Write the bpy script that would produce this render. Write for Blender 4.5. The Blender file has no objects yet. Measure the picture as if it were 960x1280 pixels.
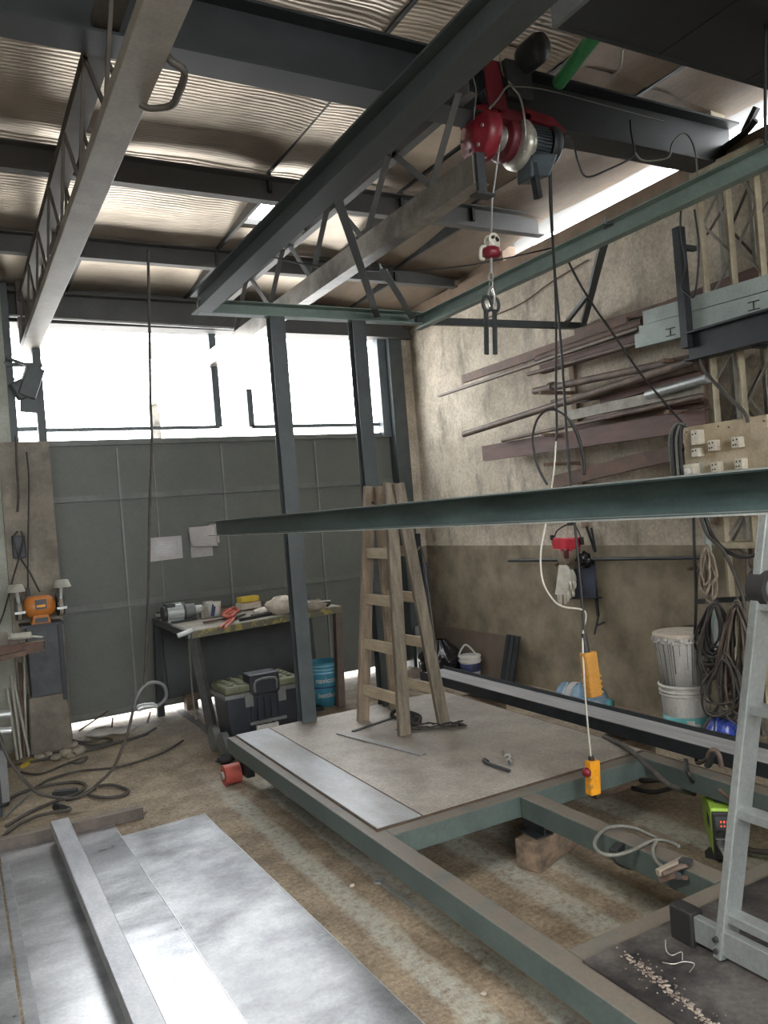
import bpy, math, random
import numpy as np
from mathutils import Vector, Matrix
random.seed(7)
scene = bpy.context.scene
COL = scene.collection

# ------------------------------------------------------------------ camera (solved from the vanishing points)
CX, CY = 480.0, 640.0
V2 = np.array([2280 - CX, 495 - CY]); V1 = np.array([-60 - CX, 683 - CY])
FOC = float(np.sqrt(-(V1 @ V2)))
_X = np.array([*V2, FOC]); _X /= np.linalg.norm(_X)
_Y = np.array([*V1, FOC]); _Y /= np.linalg.norm(_Y)
_Z = np.cross(_Y, _X)
if _Z[1] > 0: _Z = -_Z
RW = np.stack([_X, _Y, _Z])
EYE = np.array([0, 0, 1.6])
cam_d = bpy.data.cameras.new('camera'); cam = bpy.data.objects.new('camera', cam_d); COL.objects.link(cam)
cam_d.sensor_fit = 'VERTICAL'; cam_d.sensor_height = 36.0; cam_d.lens = 36.0 * FOC / 1280.0
cam_d.clip_start = 0.02; cam_d.clip_end = 200
M = Matrix([[RW[i][0], -RW[i][1], -RW[i][2], EYE[i]] for i in range(3)] + [[0, 0, 0, 1]])
cam.matrix_world = M
scene.camera = cam

# ------------------------------------------------------------------ daylight
wd = bpy.data.worlds.new('overcast_sky'); scene.world = wd; wd.use_nodes = True
bg = wd.node_tree.nodes['Background']
bg.inputs['Color'].default_value = (0.95, 0.98, 1.0, 1); bg.inputs['Strength'].default_value = 15.0
def area(name, loc, rot, sx, sy, power, color):
    l = bpy.data.lights.new(name, 'AREA'); l.shape = 'RECTANGLE'; l.size = sx; l.size_y = sy; l.energy = power; l.color = color
    o = bpy.data.objects.new(name, l); o.location = loc; o.rotation_euler = rot; COL.objects.link(o); return o
# daylight falling in through the open front of the shop, behind the camera
area('daylight_open_front', (0.8, -4.2, 2.9), (math.radians(75), 0, 0), 6.0, 2.0, 45, (1.0, 0.95, 0.88))
# unseen overhead area light, up left of the camera, aligned with floor shadows
rl = area('unseen_overhead_light', (-0.75, 0.35, 3.62), (0, math.radians(-14), 0), 1.1, 1.3, 100, (1.0, 0.96, 0.90))
rl.data.spread = math.radians(120)
vs = scene.view_settings
vs.view_transform = 'Standard'; vs.look = 'None'; vs.gamma = 1.0; vs.use_curve_mapping = False; vs.exposure = 0.0
try:
    scene.cycles.use_denoising = True
    scene.cycles.max_bounces = 8; scene.cycles.diffuse_bounces = 5; scene.cycles.glossy_bounces = 4
    scene.cycles.sample_clamp_indirect = 6.0
except Exception: pass

# ------------------------------------------------------------------ surveying: read a photograph point on a known plane
def ray(x, y): return RW @ np.array([x - CX, y - CY, FOC])
def onz(x, y, z=0.0): d = ray(x, y); return Vector(EYE + d * (z - EYE[2]) / d[2])
def onx(x, y, X): d = ray(x, y); return Vector(EYE + d * X / d[0])
def ony(x, y, Y): d = ray(x, y); return Vector(EYE + d * Y / d[1])

# ------------------------------------------------------------------ materials
def nset(nt, typ, **kw):
    n = nt.nodes.new(typ)
    for k, v in kw.items():
        if k.startswith('i_'): n.inputs[k[2:].replace('_', ' ')].default_value = v
        else: setattr(n, k, v)
    return n
def mat(name, c1, c2=None, scale=6.0, rough=0.6, metal=0.0, rvar=0.12, bump=0.0, bscale=40.0, detail=6.0, stretch=(1, 1, 1), lo=0.35, hi=0.65, c3=None, dust=None, dustlo=0.35, spec=0.5, grain=0.10, gscale=75.0):
    m = bpy.data.materials.new(name); m.use_nodes = True; nt = m.node_tree; L = nt.links
    b = nt.nodes['Principled BSDF']
    b.inputs['Metallic'].default_value = metal; b.inputs['Roughness'].default_value = rough
    b.inputs['Specular IOR Level'].default_value = spec
    geo = nset(nt, 'ShaderNodeNewGeometry')
    mp = nset(nt, 'ShaderNodeMapping'); mp.inputs['Scale'].default_value = stretch
    L.new(geo.outputs['Position'], mp.inputs['Vector'])
    no = nset(nt, 'ShaderNodeTexNoise', i_Scale=scale, i_Detail=detail, i_Roughness=0.62)
    L.new(mp.outputs['Vector'], no.inputs['Vector'])
    cr = nset(nt, 'ShaderNodeValToRGB'); cr.color_ramp.elements[0].position = lo; cr.color_ramp.elements[1].position = hi
    c2 = c2 or tuple(x * 0.75 for x in c1)
    cr.color_ramp.elements[0].color = (*c2, 1); cr.color_ramp.elements[1].color = (*c1, 1)
    L.new(no.outputs['Fac'], cr.inputs['Fac']); col = cr.outputs['Color']
    if c3:
        n2 = nset(nt, 'ShaderNodeTexNoise', i_Scale=scale * 0.31, i_Detail=8.0, i_Roughness=0.7)
        L.new(geo.outputs['Position'], n2.inputs['Vector'])
        r2 = nset(nt, 'ShaderNodeValToRGB'); r2.color_ramp.elements[0].position = 0.5; r2.color_ramp.elements[1].position = 0.68
        L.new(n2.outputs['Fac'], r2.inputs['Fac'])
        mx = nset(nt, 'ShaderNodeMixRGB'); mx.inputs['Color2'].default_value = (*c3, 1)
        L.new(r2.outputs['Color'], mx.inputs['Fac']); L.new(col, mx.inputs['Color1']); col = mx.outputs['Color']
    if dust:   # dust settled on faces that look up
        sp = nset(nt, 'ShaderNodeSeparateXYZ'); L.new(geo.outputs['Normal'], sp.inputs[0])
        mr = nset(nt, 'ShaderNodeMapRange'); mr.inputs['From Min'].default_value = 0.6; mr.inputs['From Max'].default_value = 0.95
        L.new(sp.outputs['Z'], mr.inputs['Value'])
        n3 = nset(nt, 'ShaderNodeTexNoise', i_Scale=9.0, i_Detail=6.0); L.new(geo.outputs['Position'], n3.inputs['Vector'])
        m3 = nset(nt, 'ShaderNodeMapRange'); m3.inputs['From Min'].default_value = dustlo - 0.15; m3.inputs['From Max'].default_value = dustlo + 0.2
        L.new(n3.outputs['Fac'], m3.inputs['Value'])
        mu = nset(nt, 'ShaderNodeMath', operation='MULTIPLY'); L.new(mr.outputs[0], mu.inputs[0]); L.new(m3.outputs[0], mu.inputs[1])
        mx = nset(nt, 'ShaderNodeMixRGB'); mx.inputs['Color2'].default_value = (*dust, 1)
        L.new(mu.outputs[0], mx.inputs['Fac']); L.new(col, mx.inputs['Color1']); col = mx.outputs['Color']
    if grain:
        ng = nset(nt, 'ShaderNodeTexNoise', i_Scale=gscale, i_Detail=3.0, i_Roughness=0.7); L.new(geo.outputs['Position'], ng.inputs['Vector'])
        mg = nset(nt, 'ShaderNodeMapRange'); mg.inputs['From Min'].default_value = .3; mg.inputs['From Max'].default_value = .7
        mg.inputs['To Min'].default_value = 1 - grain * 1.3; mg.inputs['To Max'].default_value = 1 + grain; L.new(ng.outputs['Fac'], mg.inputs['Value'])
        vm_ = nset(nt, 'ShaderNodeVectorMath', operation='SCALE'); L.new(col, vm_.inputs[0]); L.new(mg.outputs[0], vm_.inputs['Scale']); col = vm_.outputs[0]
    L.new(col, b.inputs['Base Color'])
    if rvar:
        mr = nset(nt, 'ShaderNodeMapRange'); mr.inputs['To Min'].default_value = max(0.02, rough - rvar); mr.inputs['To Max'].default_value = min(1, rough + rvar)
        L.new(no.outputs['Fac'], mr.inputs['Value']); L.new(mr.outputs[0], b.inputs['Roughness'])
    if bump:
        nb = nset(nt, 'ShaderNodeTexNoise', i_Scale=bscale, i_Detail=5.0); L.new(mp.outputs['Vector'], nb.inputs['Vector'])
        bu = nset(nt, 'ShaderNodeBump', i_Strength=bump, i_Distance=0.01)
        L.new(nb.outputs['Fac'], bu.inputs['Height']); L.new(bu.outputs['Normal'], b.inputs['Normal'])
    return m
MT = {}
MT['lift'] = mat('green_grey_primer', (0.085, 0.112, 0.104), (0.06, 0.08, 0.076), 8, 0.5, 0, dust=(0.14, 0.122, 0.10), dustlo=0.3)
MT['lift_light'] = mat('pale_green_primer', (0.21, 0.275, 0.25), (0.165, 0.22, 0.20), 6, 0.5)
MT['beam_dark'] = mat('blue_grey_primer', (0.06, 0.072, 0.075), (0.04, 0.05, 0.053), 7, 0.5)
MT['mid_beam'] = mat('green_steel_with_mill_scale', (0.07, 0.105, 0.105), (0.025, 0.042, 0.045), 9, 0.42, 0.1, stretch=(1, .35, 1.6), lo=.3, hi=.7, dust=(0.2, 0.21, 0.2))
MT['deck'] = mat('worn_deck_steel', (0.37, 0.335, 0.29), (0.235, 0.21, 0.185), 3.2, 0.5, 0.25, bump=.05, c3=(0.46, 0.43, 0.39), grain=.2)
MT['deck_strip'] = mat('bare_strip_steel', (0.40, 0.42, 0.44), (0.28, 0.27, 0.265), 3.5, 0.42, 0.45, stretch=(2, .8, 1))
MT['deck_front'] = mat('scaled_dark_steel', (0.12, 0.11, 0.105), (0.028, 0.028, 0.03), 5, 0.4, 0.3, bump=.15, lo=.4, hi=.62, c3=(0.19, 0.16, 0.14), grain=.25)
MT['rust_line'] = mat('rusty_joint', (0.10, 0.065, 0.045), (0.05, 0.035, 0.025), 20, 0.9)
MT['mill'] = mat('mill_steel', (0.68, 0.69, 0.71), (0.30, 0.31, 0.33), 2.2, 0.31, 0.9, rvar=.12, stretch=(1.0, 2.2, 1), lo=.32, hi=.66, bump=.02, bscale=14, c3=(0.45, 0.46, 0.48))
MT['mill_edge'] = mat('mill_steel_darker', (0.42, 0.43, 0.45), (0.26, 0.265, 0.28), 4, 0.42, 0.75, stretch=(1, 2.0, 1))
MT['tube_steel'] = mat('tube_steel', (0.50, 0.51, 0.53), (0.33, 0.34, 0.36), 5, 0.42, 0.8, stretch=(2, .6, 1))
MT['black'] = mat('black_rubber', (0.022, 0.022, 0.023), (0.014, 0.014, 0.015), 10, 0.55)
MT['black_steel'] = mat('black_steel', (0.035, 0.04, 0.045), (0.02, 0.023, 0.027), 8, 0.5, 0.3)
MT['dark_steel'] = mat('dark_steel', (0.07, 0.075, 0.08), (0.035, 0.038, 0.04), 8, 0.5, 0.4)
MT['grey_cable'] = mat('grey_cable', (0.20, 0.20, 0.175), (0.13, 0.13, 0.115), 8, 0.6)
MT['dirty_cable'] = mat('dusty_cable', (0.085, 0.075, 0.065), (0.04, 0.036, 0.032), 12, 0.7)
MT['white_cable'] = mat('white_cable', (0.62, 0.60, 0.53), (0.5, 0.48, 0.42), 8, 0.5)
MT['rope'] = mat('tan_rope', (0.33, 0.27, 0.21), (0.2, 0.16, 0.12), 30, 0.85)
MT['wood'] = mat('weathered_wood', (0.30, 0.235, 0.17), (0.15, 0.115, 0.085), 5, 0.75, stretch=(6, 6, .8), bump=.1)
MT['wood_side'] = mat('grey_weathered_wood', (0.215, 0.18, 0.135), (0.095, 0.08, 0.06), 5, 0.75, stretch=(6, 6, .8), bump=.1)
MT['rung'] = mat('pale_wood', (0.52, 0.43, 0.31), (0.36, 0.29, 0.21), 5, 0.7, stretch=(1, 1, 5))
MT['block'] = mat('sawn_timber', (0.29, 0.21, 0.15), (0.11, 0.085, 0.065), 6, 0.8, stretch=(1, 3, 3), bump=.15)
MT['rust'] = mat('rusty_steel', (0.17, 0.10, 0.07), (0.07, 0.046, 0.036), 7, 0.7, 0.1, bump=.08, c3=(0.115, 0.08, 0.066))
MT['maroon'] = mat('red_oxide_steel', (0.155, 0.085, 0.072), (0.075, 0.045, 0.04), 7, 0.65, stretch=(1, .4, 2))
MT['brown_pipe'] = mat('brown_pipe', (0.185, 0.135, 0.105), (0.085, 0.062, 0.052), 8, 0.6, 0.1)
MT['galv'] = mat('galvanised', (0.5, 0.52, 0.51), (0.36, 0.38, 0.38), 10, 0.4, 0.6)
MT['channel_paint'] = mat('pale_green_grey_paint', (0.36, 0.41, 0.385), (0.28, 0.325, 0.305), 6, 0.55)
MT['cream'] = mat('cream_angle_paint', (0.43, 0.375, 0.27), (0.26, 0.215, 0.15), 8, 0.7, lo=.3, hi=.6)
MT['cream_grey'] = mat('grey_angle_paint', (0.3, 0.29, 0.25), (0.18, 0.165, 0.14), 8, 0.7)
MT['ply'] = mat('stained_plywood', (0.52, 0.43, 0.29), (0.36, 0.28, 0.18), 5, 0.75, c3=(0.56, 0.5, 0.4))
MT['socket'] = mat('socket_plastic', (0.62, 0.57, 0.47), (0.5, 0.45, 0.36), 12, 0.5)
MT['red'] = mat('red_enamel', (0.24, 0.016, 0.03), (0.15, 0.010, 0.018), 8, 0.4)
MT['red_dark'] = mat('red_dark_enamel', (0.15, 0.014, 0.024), (0.09, 0.010, 0.016), 8, 0.45)
MT['motor'] = mat('motor_grey_blue', (0.085, 0.11, 0.125), (0.055, 0.07, 0.08), 8, 0.45, 0.3)
MT['cast'] = mat('cast_aluminium', (0.55, 0.54, 0.48), (0.4, 0.39, 0.34), 8, 0.4, 0.6)
MT['steel_rope'] = mat('wire_rope', (0.42, 0.41, 0.38), (0.3, 0.29, 0.27), 40, 0.45, 0.6)
MT['chrome'] = mat('bright_steel', (0.7, 0.68, 0.63), (0.5, 0.48, 0.44), 10, 0.3, 0.8)
MT['hook_white'] = mat('cream_pulley', (0.66, 0.63, 0.54), (0.5, 0.47, 0.4), 8, 0.45)
MT['orange'] = mat('orange_plastic', (0.85, 0.36, 0.02), (0.72, 0.29, 0.015), 8, 0.45)
MT['orange_dark'] = mat('dusty_orange_plastic', (0.56, 0.27, 0.045), (0.40, 0.19, 0.035), 8, 0.55)
MT['grinder'] = mat('orange_enamel', (0.58, 0.20, 0.035), (0.42, 0.15, 0.03), 8, 0.45)
MT['lime'] = mat('lime_enamel', (0.36, 0.58, 0.07), (0.29, 0.47, 0.06), 6, 0.45)
MT['alu'] = mat('aluminium', (0.38, 0.41, 0.41), (0.30, 0.33, 0.33), 6, 0.42, 0.55, stretch=(1, 1, .2))
MT['alu_dark'] = mat('upper_lip_highlight_grey', (0.27, 0.30, 0.30), (0.22, 0.25, 0.25), 6, 0.45, 0.4)
MT['blue_bucket'] = mat('blue_bucket_plastic', (0.06, 0.27, 0.38), (0.045, 0.20, 0.29), 6, 0.45)
MT['white_plastic'] = mat('white_plastic', (0.62, 0.61, 0.57), (0.5, 0.49, 0.45), 6, 0.5)
MT['dirty_white'] = mat('dirty_white_plastic', (0.50, 0.49, 0.46), (0.33, 0.32, 0.3), 6, 0.6, stretch=(3, 3, .7), c3=(0.4, 0.38, 0.35))
MT['teal'] = mat('teal_print', (0.10, 0.36, 0.36), (0.07, 0.28, 0.29), 6, 0.5)
MT['navy'] = mat('navy_print', (0.03, 0.045, 0.13), (0.02, 0.03, 0.09), 6, 0.5)
MT['blue_bag'] = mat('blue_film', (0.04, 0.075, 0.36), (0.02, 0.035, 0.2), 14, 0.25)
MT['black_bag'] = mat('black_film', (0.018, 0.018, 0.022), (0.01, 0.01, 0.012), 14, 0.22)
MT['paper'] = mat('paper', (0.44, 0.42, 0.41), (0.38, 0.36, 0.355), 6, 0.8)
MT['cloth'] = mat('pale_cloth', (0.56, 0.50, 0.42), (0.42, 0.36, 0.29), 12, 0.9, bump=.2)
MT['glove'] = mat('white_glove_cloth', (0.66, 0.62, 0.54), (0.52, 0.48, 0.41), 20, 0.9, bump=.15)
MT['skin_yellow'] = mat('yellow_plastic', (0.62, 0.45, 0.05), (0.5, 0.36, 0.05), 8, 0.5)
MT['yellow_chip'] = mat('chipped_yellow_paint', (0.30, 0.255, 0.075), (0.13, 0.12, 0.09), 12, 0.6, lo=.5, hi=.58)
MT['table_steel'] = mat('table_leg_steel', (0.12, 0.125, 0.125), (0.075, 0.08, 0.08), 8, 0.5, 0.3)
MT['table_rust'] = mat('rusty_table_leg', (0.16, 0.12, 0.10), (0.10, 0.075, 0.065), 8, 0.65, 0.1)
MT['table_top'] = mat('worn_table_top', (0.33, 0.31, 0.26), (0.19, 0.17, 0.14), 10, 0.6, 0.2)
MT['olive'] = mat('olive_plastic', (0.145, 0.155, 0.09), (0.095, 0.10, 0.06), 10, 0.6)
MT['chest'] = mat('black_blue_plastic', (0.020, 0.024, 0.033), (0.012, 0.014, 0.02), 6, 0.5)
MT['chest_grey'] = mat('grey_plastic_trim', (0.16, 0.165, 0.165), (0.11, 0.115, 0.115), 6, 0.5)
MT['red_wheel'] = mat('red_polyurethane', (0.48, 0.10, 0.075), (0.36, 0.075, 0.06), 9, 0.5)
MT['door'] = mat('door_sheet', (0.112, 0.118, 0.102), (0.088, 0.094, 0.082), 2.0, 0.55, 0.0, bump=.03, bscale=6)
MT['door_frame'] = mat('door_angle', (0.14, 0.145, 0.13), (0.10, 0.105, 0.095), 5, 0.5)
MT['door_rib'] = mat('door_rib', (0.2, 0.205, 0.19), (0.14, 0.145, 0.135), 5, 0.45)
MT['window_frame'] = mat('window_frame_steel', (0.13, 0.155, 0.17), (0.09, 0.11, 0.12), 6, 0.5)
MT['dark_sheet'] = mat('dark_grey_sheet', (0.045, 0.05, 0.053), (0.03, 0.033, 0.035), 5, 0.5, 0.2)
MT['hardboard'] = mat('brown_hardboard', (0.155, 0.115, 0.085), (0.105, 0.08, 0.06), 4, 0.7)
MT['beam_grey'] = mat('grey_purlin_paint', (0.10, 0.10, 0.098), (0.07, 0.07, 0.07), 4, 0.6, c3=(0.085, 0.08, 0.075))
MT['girder'] = mat('dusty_girder', (0.36, 0.335, 0.30), (0.26, 0.24, 0.215), 4, 0.55, 0.15, c3=(0.2, 0.18, 0.165))
MT['lattice'] = mat('lattice_rust', (0.10, 0.085, 0.072), (0.06, 0.052, 0.046), 8, 0.65)
MT['truss_steel'] = mat('truss_steel', (0.42, 0.39, 0.35), (0.13, 0.12, 0.11), 4, 0.38, 0.6, c3=(0.2, 0.18, 0.16))
MT['runway'] = mat('runway_beam_paint', (0.020, 0.025, 0.028), (0.011, 0.014, 0.016), 6, 0.5)
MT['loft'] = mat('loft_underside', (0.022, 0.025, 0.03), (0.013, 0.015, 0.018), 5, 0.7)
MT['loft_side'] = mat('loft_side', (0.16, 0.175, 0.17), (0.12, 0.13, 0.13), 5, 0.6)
MT['green_tube'] = mat('green_pipe_plastic', (0.055, 0.30, 0.115), (0.045, 0.24, 0.09), 5, 0.35)
MT['concrete'] = mat('concrete', (0.29, 0.26, 0.21), (0.15, 0.13, 0.105), 4, 0.85, bump=.25, c3=(0.13, 0.115, 0.10))
MT['concrete_green'] = mat('mossy_plaster', (0.42, 0.43, 0.38), (0.26, 0.265, 0.22), 3, 0.85, bump=.2, c3=(0.3, 0.3, 0.25))
MT['wallplate'] = mat('wall_plate_brown', (0.30, 0.215, 0.155), (0.2, 0.145, 0.105), 5, 0.8)
MT['rag'] = mat('rag', (0.5, 0.48, 0.44), (0.3, 0.28, 0.25), 8, 0.9)
MT['rubble'] = mat('rubble', (0.36, 0.31, 0.25), (0.22, 0.19, 0.15), 14, 0.9, bump=.3)
MT['pink'] = mat('red_lead_insulation', (0.55, 0.13, 0.09), (0.42, 0.1, 0.07), 8, 0.5)
MT['red_hat'] = mat('red_plastic', (0.55, 0.03, 0.05), (0.42, 0.02, 0.035), 8, 0.4)
MT['strap'] = mat('black_webbing', (0.03, 0.028, 0.026), (0.018, 0.017, 0.016), 30, 0.8)
MT['blue_dark'] = mat('dark_blue_cloth', (0.05, 0.06, 0.09), (0.03, 0.036, 0.055), 8, 0.8)
MT['outside'] = mat('outdoor_concrete', (0.6, 0.57, 0.52), (0.5, 0.47, 0.43), 2, 0.9)
MT['weld'] = mat('weld_spatter', (0.42, 0.37, 0.32), (0.16, 0.12, 0.10), 30, 0.5, 0.4)
MT['pale_pipe'] = mat('pale_pipe', (0.45, 0.44, 0.38), (0.34, 0.33, 0.28), 8, 0.5)
MT['light_blue'] = mat('pale_blue_rim', (0.22, 0.42, 0.52), (0.16, 0.33, 0.43), 6, 0.45)
MT['mill_dull'] = mat('dull_mill_steel', (0.50, 0.51, 0.525), (0.22, 0.225, 0.24), 2.6, 0.40, 0.85, rvar=.12, stretch=(1.3, 1.6, 1), lo=.34, hi=.66, bump=.05, bscale=20, c3=(0.62, 0.63, 0.65))
MT['edge_highlight'] = mat('bright_edge_highlight', (0.75, 0.76, 0.77), (0.6, 0.6, 0.62), 6, 0.35, 0.7)
MT['dark_rust'] = mat('dark_mill_scale_tube', (0.13, 0.105, 0.09), (0.06, 0.05, 0.045), 6, 0.6, 0.1, dust=(0.22, 0.19, 0.16))
MT['hbeam'] = mat('web_reflection_grey', (0.50, 0.50, 0.50), (0.30, 0.30, 0.305), 3, 0.38, 0.25, stretch=(8, .4, 1), lo=.3, hi=.6)
MT['screen_red'] = None

def glass_mat():
    m = bpy.data.materials.new('clear_blue_plastic'); m.use_nodes = True; b = m.node_tree.nodes['Principled BSDF']
    b.inputs['Base Color'].default_value = (0.45, 0.66, 0.85, 1); b.inputs['Roughness'].default_value = 0.12
    b.inputs['Transmission Weight'].default_value = 0.75; b.inputs['IOR'].default_value = 1.2
    nt = m.node_tree; g = nset(nt, 'ShaderNodeNewGeometry'); n = nset(nt, 'ShaderNodeTexNoise', i_Scale=18.0); nt.links.new(g.outputs['Position'], n.inputs['Vector'])
    u = nset(nt, 'ShaderNodeBump', i_Strength=0.25, i_Distance=0.01); nt.links.new(n.outputs['Fac'], u.inputs['Height']); nt.links.new(u.outputs['Normal'], b.inputs['Normal'])
    return m
MT['bottle'] = glass_mat()
def emit_mat(name, c, s):
    m = bpy.data.materials.new(name); m.use_nodes = True; b = m.node_tree.nodes['Principled BSDF']
    b.inputs['Base Color'].default_value = (*c, 1); b.inputs['Emission Color'].default_value = (*c, 1); b.inputs['Emission Strength'].default_value = s
    return m
MT['screen_red'] = emit_mat('red_display_digits', (1.0, 0.12, 0.05), .45)

def floor_mat():
    m = mat('workshop_floor', (0.40, 0.325, 0.235), (0.19, 0.15, 0.105), 4.5, 0.75, bump=.6, bscale=60, c3=(0.25, 0.205, 0.155), spec=.35, grain=.32, gscale=48)
    nt = m.node_tree; L = nt.links; b = nt.nodes['Principled BSDF']
    base = b.inputs['Base Color'].links[0].from_socket
    geo = nset(nt, 'ShaderNodeNewGeometry'); sp = nset(nt, 'ShaderNodeSeparateXYZ'); L.new(geo.outputs['Position'], sp.inputs[0])
    nz = nset(nt, 'ShaderNodeTexNoise', i_Scale=3.0, i_Detail=8.0, i_Roughness=.75); L.new(geo.outputs['Position'], nz.inputs['Vector'])
    of = nset(nt, 'ShaderNodeMath', operation='MULTIPLY_ADD'); of.inputs[1].default_value = 0.10; of.inputs[2].default_value = -0.05
    L.new(nz.outputs['Fac'], of.inputs[0])
    xx = nset(nt, 'ShaderNodeMath', operation='ADD'); L.new(sp.outputs['X'], xx.inputs[0]); L.new(of.outputs[0], xx.inputs[1])
    # paint overspray left beside beams that were sprayed on the floor: pale bands running along the shop
    mr = nset(nt, 'ShaderNodeMapRange'); mr.inputs['From Min'].default_value = 0.0; mr.inputs['From Max'].default_value = 4.0
    L.new(xx.outputs[0], mr.inputs['Value'])
    cr = nset(nt, 'ShaderNodeValToRGB'); e = cr.color_ramp.elements
    bands = [(0, 0), (1.27, 0), (1.30, .8), (1.385, .75), (1.40, 0), (1.50, 0), (1.515, .75), (1.585, .6), (1.60, 0), (1.93, 0), (1.96, .7), (2.06, .85), (2.085, 0.1), (2.17, 0.05), (2.2, .75), (2.30, .65), (2.33, 0), (2.52, 0), (2.56, .75), (2.66, .7), (2.69, .05), (2.78, 0.05), (2.81, .7), (2.93, .6), (2.97, 0)]
    while len(e) < len(bands): e.new(0.5)
    for el, (p, v) in zip(sorted(e, key=lambda q: q.position), bands): el.position = p / 4.0; el.color = (v, v, v, 1)
    L.new(mr.outputs[0], cr.inputs['Fac'])
    n2 = nset(nt, 'ShaderNodeTexNoise', i_Scale=26.0, i_Detail=6.0, i_Roughness=.8); L.new(geo.outputs['Position'], n2.inputs['Vector'])
    r2 = nset(nt, 'ShaderNodeMapRange'); r2.inputs['From Min'].default_value = .36; r2.inputs['From Max'].default_value = .55; L.new(n2.outputs['Fac'], r2.inputs['Value'])
    ry = nset(nt, 'ShaderNodeMapRange'); ry.inputs['From Min'].default_value = 5.2; ry.inputs['From Max'].default_value = 4.3; L.new(sp.outputs['Y'], ry.inputs['Value'])
    mu = nset(nt, 'ShaderNodeMath', operation='MULTIPLY'); L.new(cr.outputs['Color'], mu.inputs[0]); L.new(r2.outputs[0], mu.inputs[1])
    m2 = nset(nt, 'ShaderNodeMath', operation='MULTIPLY'); L.new(mu.outputs[0], m2.inputs[0]); L.new(ry.outputs[0], m2.inputs[1])
    mx = nset(nt, 'ShaderNodeMixRGB'); mx.inputs['Color2'].default_value = (0.50, 0.52, 0.47, 1)
    L.new(m2.outputs[0], mx.inputs['Fac']); L.new(base, mx.inputs['Color1'])
    # cast shadow of the left side member, painted as a dark floor line
    dk = nset(nt, 'ShaderNodeMath', operation='COMPARE'); dk.inputs[1].default_value = 1.655; dk.inputs[2].default_value = 0.035
    L.new(xx.outputs[0], dk.inputs[0])
    dm = nset(nt, 'ShaderNodeMath', operation='MULTIPLY'); dm.inputs[1].default_value = .75; L.new(dk.outputs[0], dm.inputs[0])
    mx2 = nset(nt, 'ShaderNodeMixRGB'); mx2.inputs['Color2'].default_value = (0.05, 0.055, 0.05, 1)
    L.new(dm.outputs[0], mx2.inputs['Fac']); L.new(mx.outputs['Color'], mx2.inputs['Color1'])
    L.new(mx2.outputs['Color'], b.inputs['Base Color'])
    return m
MT['floor'] = floor_mat()
def wall_mat():
    m = mat('old_plaster', (0.60, 0.53, 0.43), (0.40, 0.345, 0.27), 2.6, 0.85, bump=.35, bscale=22, c3=(0.31, 0.265, 0.21), spec=.3, grain=.2, gscale=45)
    nt = m.node_tree; L = nt.links; b = nt.nodes['Principled BSDF']; base = b.inputs['Base Color'].links[0].from_socket
    geo = nset(nt, 'ShaderNodeNewGeometry'); sp = nset(nt, 'ShaderNodeSeparateXYZ'); L.new(geo.outputs['Position'], sp.inputs[0])
    # black smudges
    mp = nset(nt, 'ShaderNodeMapping'); mp.inputs['Scale'].default_value = (1, 1.6, 0.55); L.new(geo.outputs['Position'], mp.inputs['Vector'])
    n1 = nset(nt, 'ShaderNodeTexNoise', i_Scale=2.6, i_Detail=10.0, i_Roughness=.72); L.new(mp.outputs['Vector'], n1.inputs['Vector'])
    r1 = nset(nt, 'ShaderNodeMapRange'); r1.inputs['From Min'].default_value = .53; r1.inputs['From Max'].default_value = .70; r1.inputs['To Max'].default_value = .85; L.new(n1.outputs['Fac'], r1.inputs['Value'])
    mx = nset(nt, 'ShaderNodeMixRGB'); mx.inputs['Color2'].default_value = (0.13, 0.115, 0.10, 1); L.new(r1.outputs[0], mx.inputs['Fac']); L.new(base, mx.inputs['Color1'])
    # brown painted dado up to 1.22 m
    n2 = nset(nt, 'ShaderNodeTexNoise', i_Scale=3.0, i_Detail=8.0, i_Roughness=.65); L.new(geo.outputs['Position'], n2.inputs['Vector'])
    cr = nset(nt, 'ShaderNodeValToRGB'); cr.color_ramp.elements[0].position = .3; cr.color_ramp.elements[1].position = .7
    cr.color_ramp.elements[0].color = (0.135, 0.11, 0.078, 1); cr.color_ramp.elements[1].color = (0.33, 0.28, 0.20, 1); L.new(n2.outputs['Fac'], cr.inputs['Fac'])
    lt = nset(nt, 'ShaderNodeMath', operation='LESS_THAN'); lt.inputs[1].default_value = 1.215; L.new(sp.outputs['Z'], lt.inputs[0])
    mx2 = nset(nt, 'ShaderNodeMixRGB'); L.new(lt.outputs[0], mx2.inputs['Fac']); L.new(mx.outputs['Color'], mx2.inputs['Color1']); L.new(cr.outputs['Color'], mx2.inputs['Color2'])
    L.new(mx2.outputs['Color'], b.inputs['Base Color'])
    return m
MT['wall'] = wall_mat()
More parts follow.
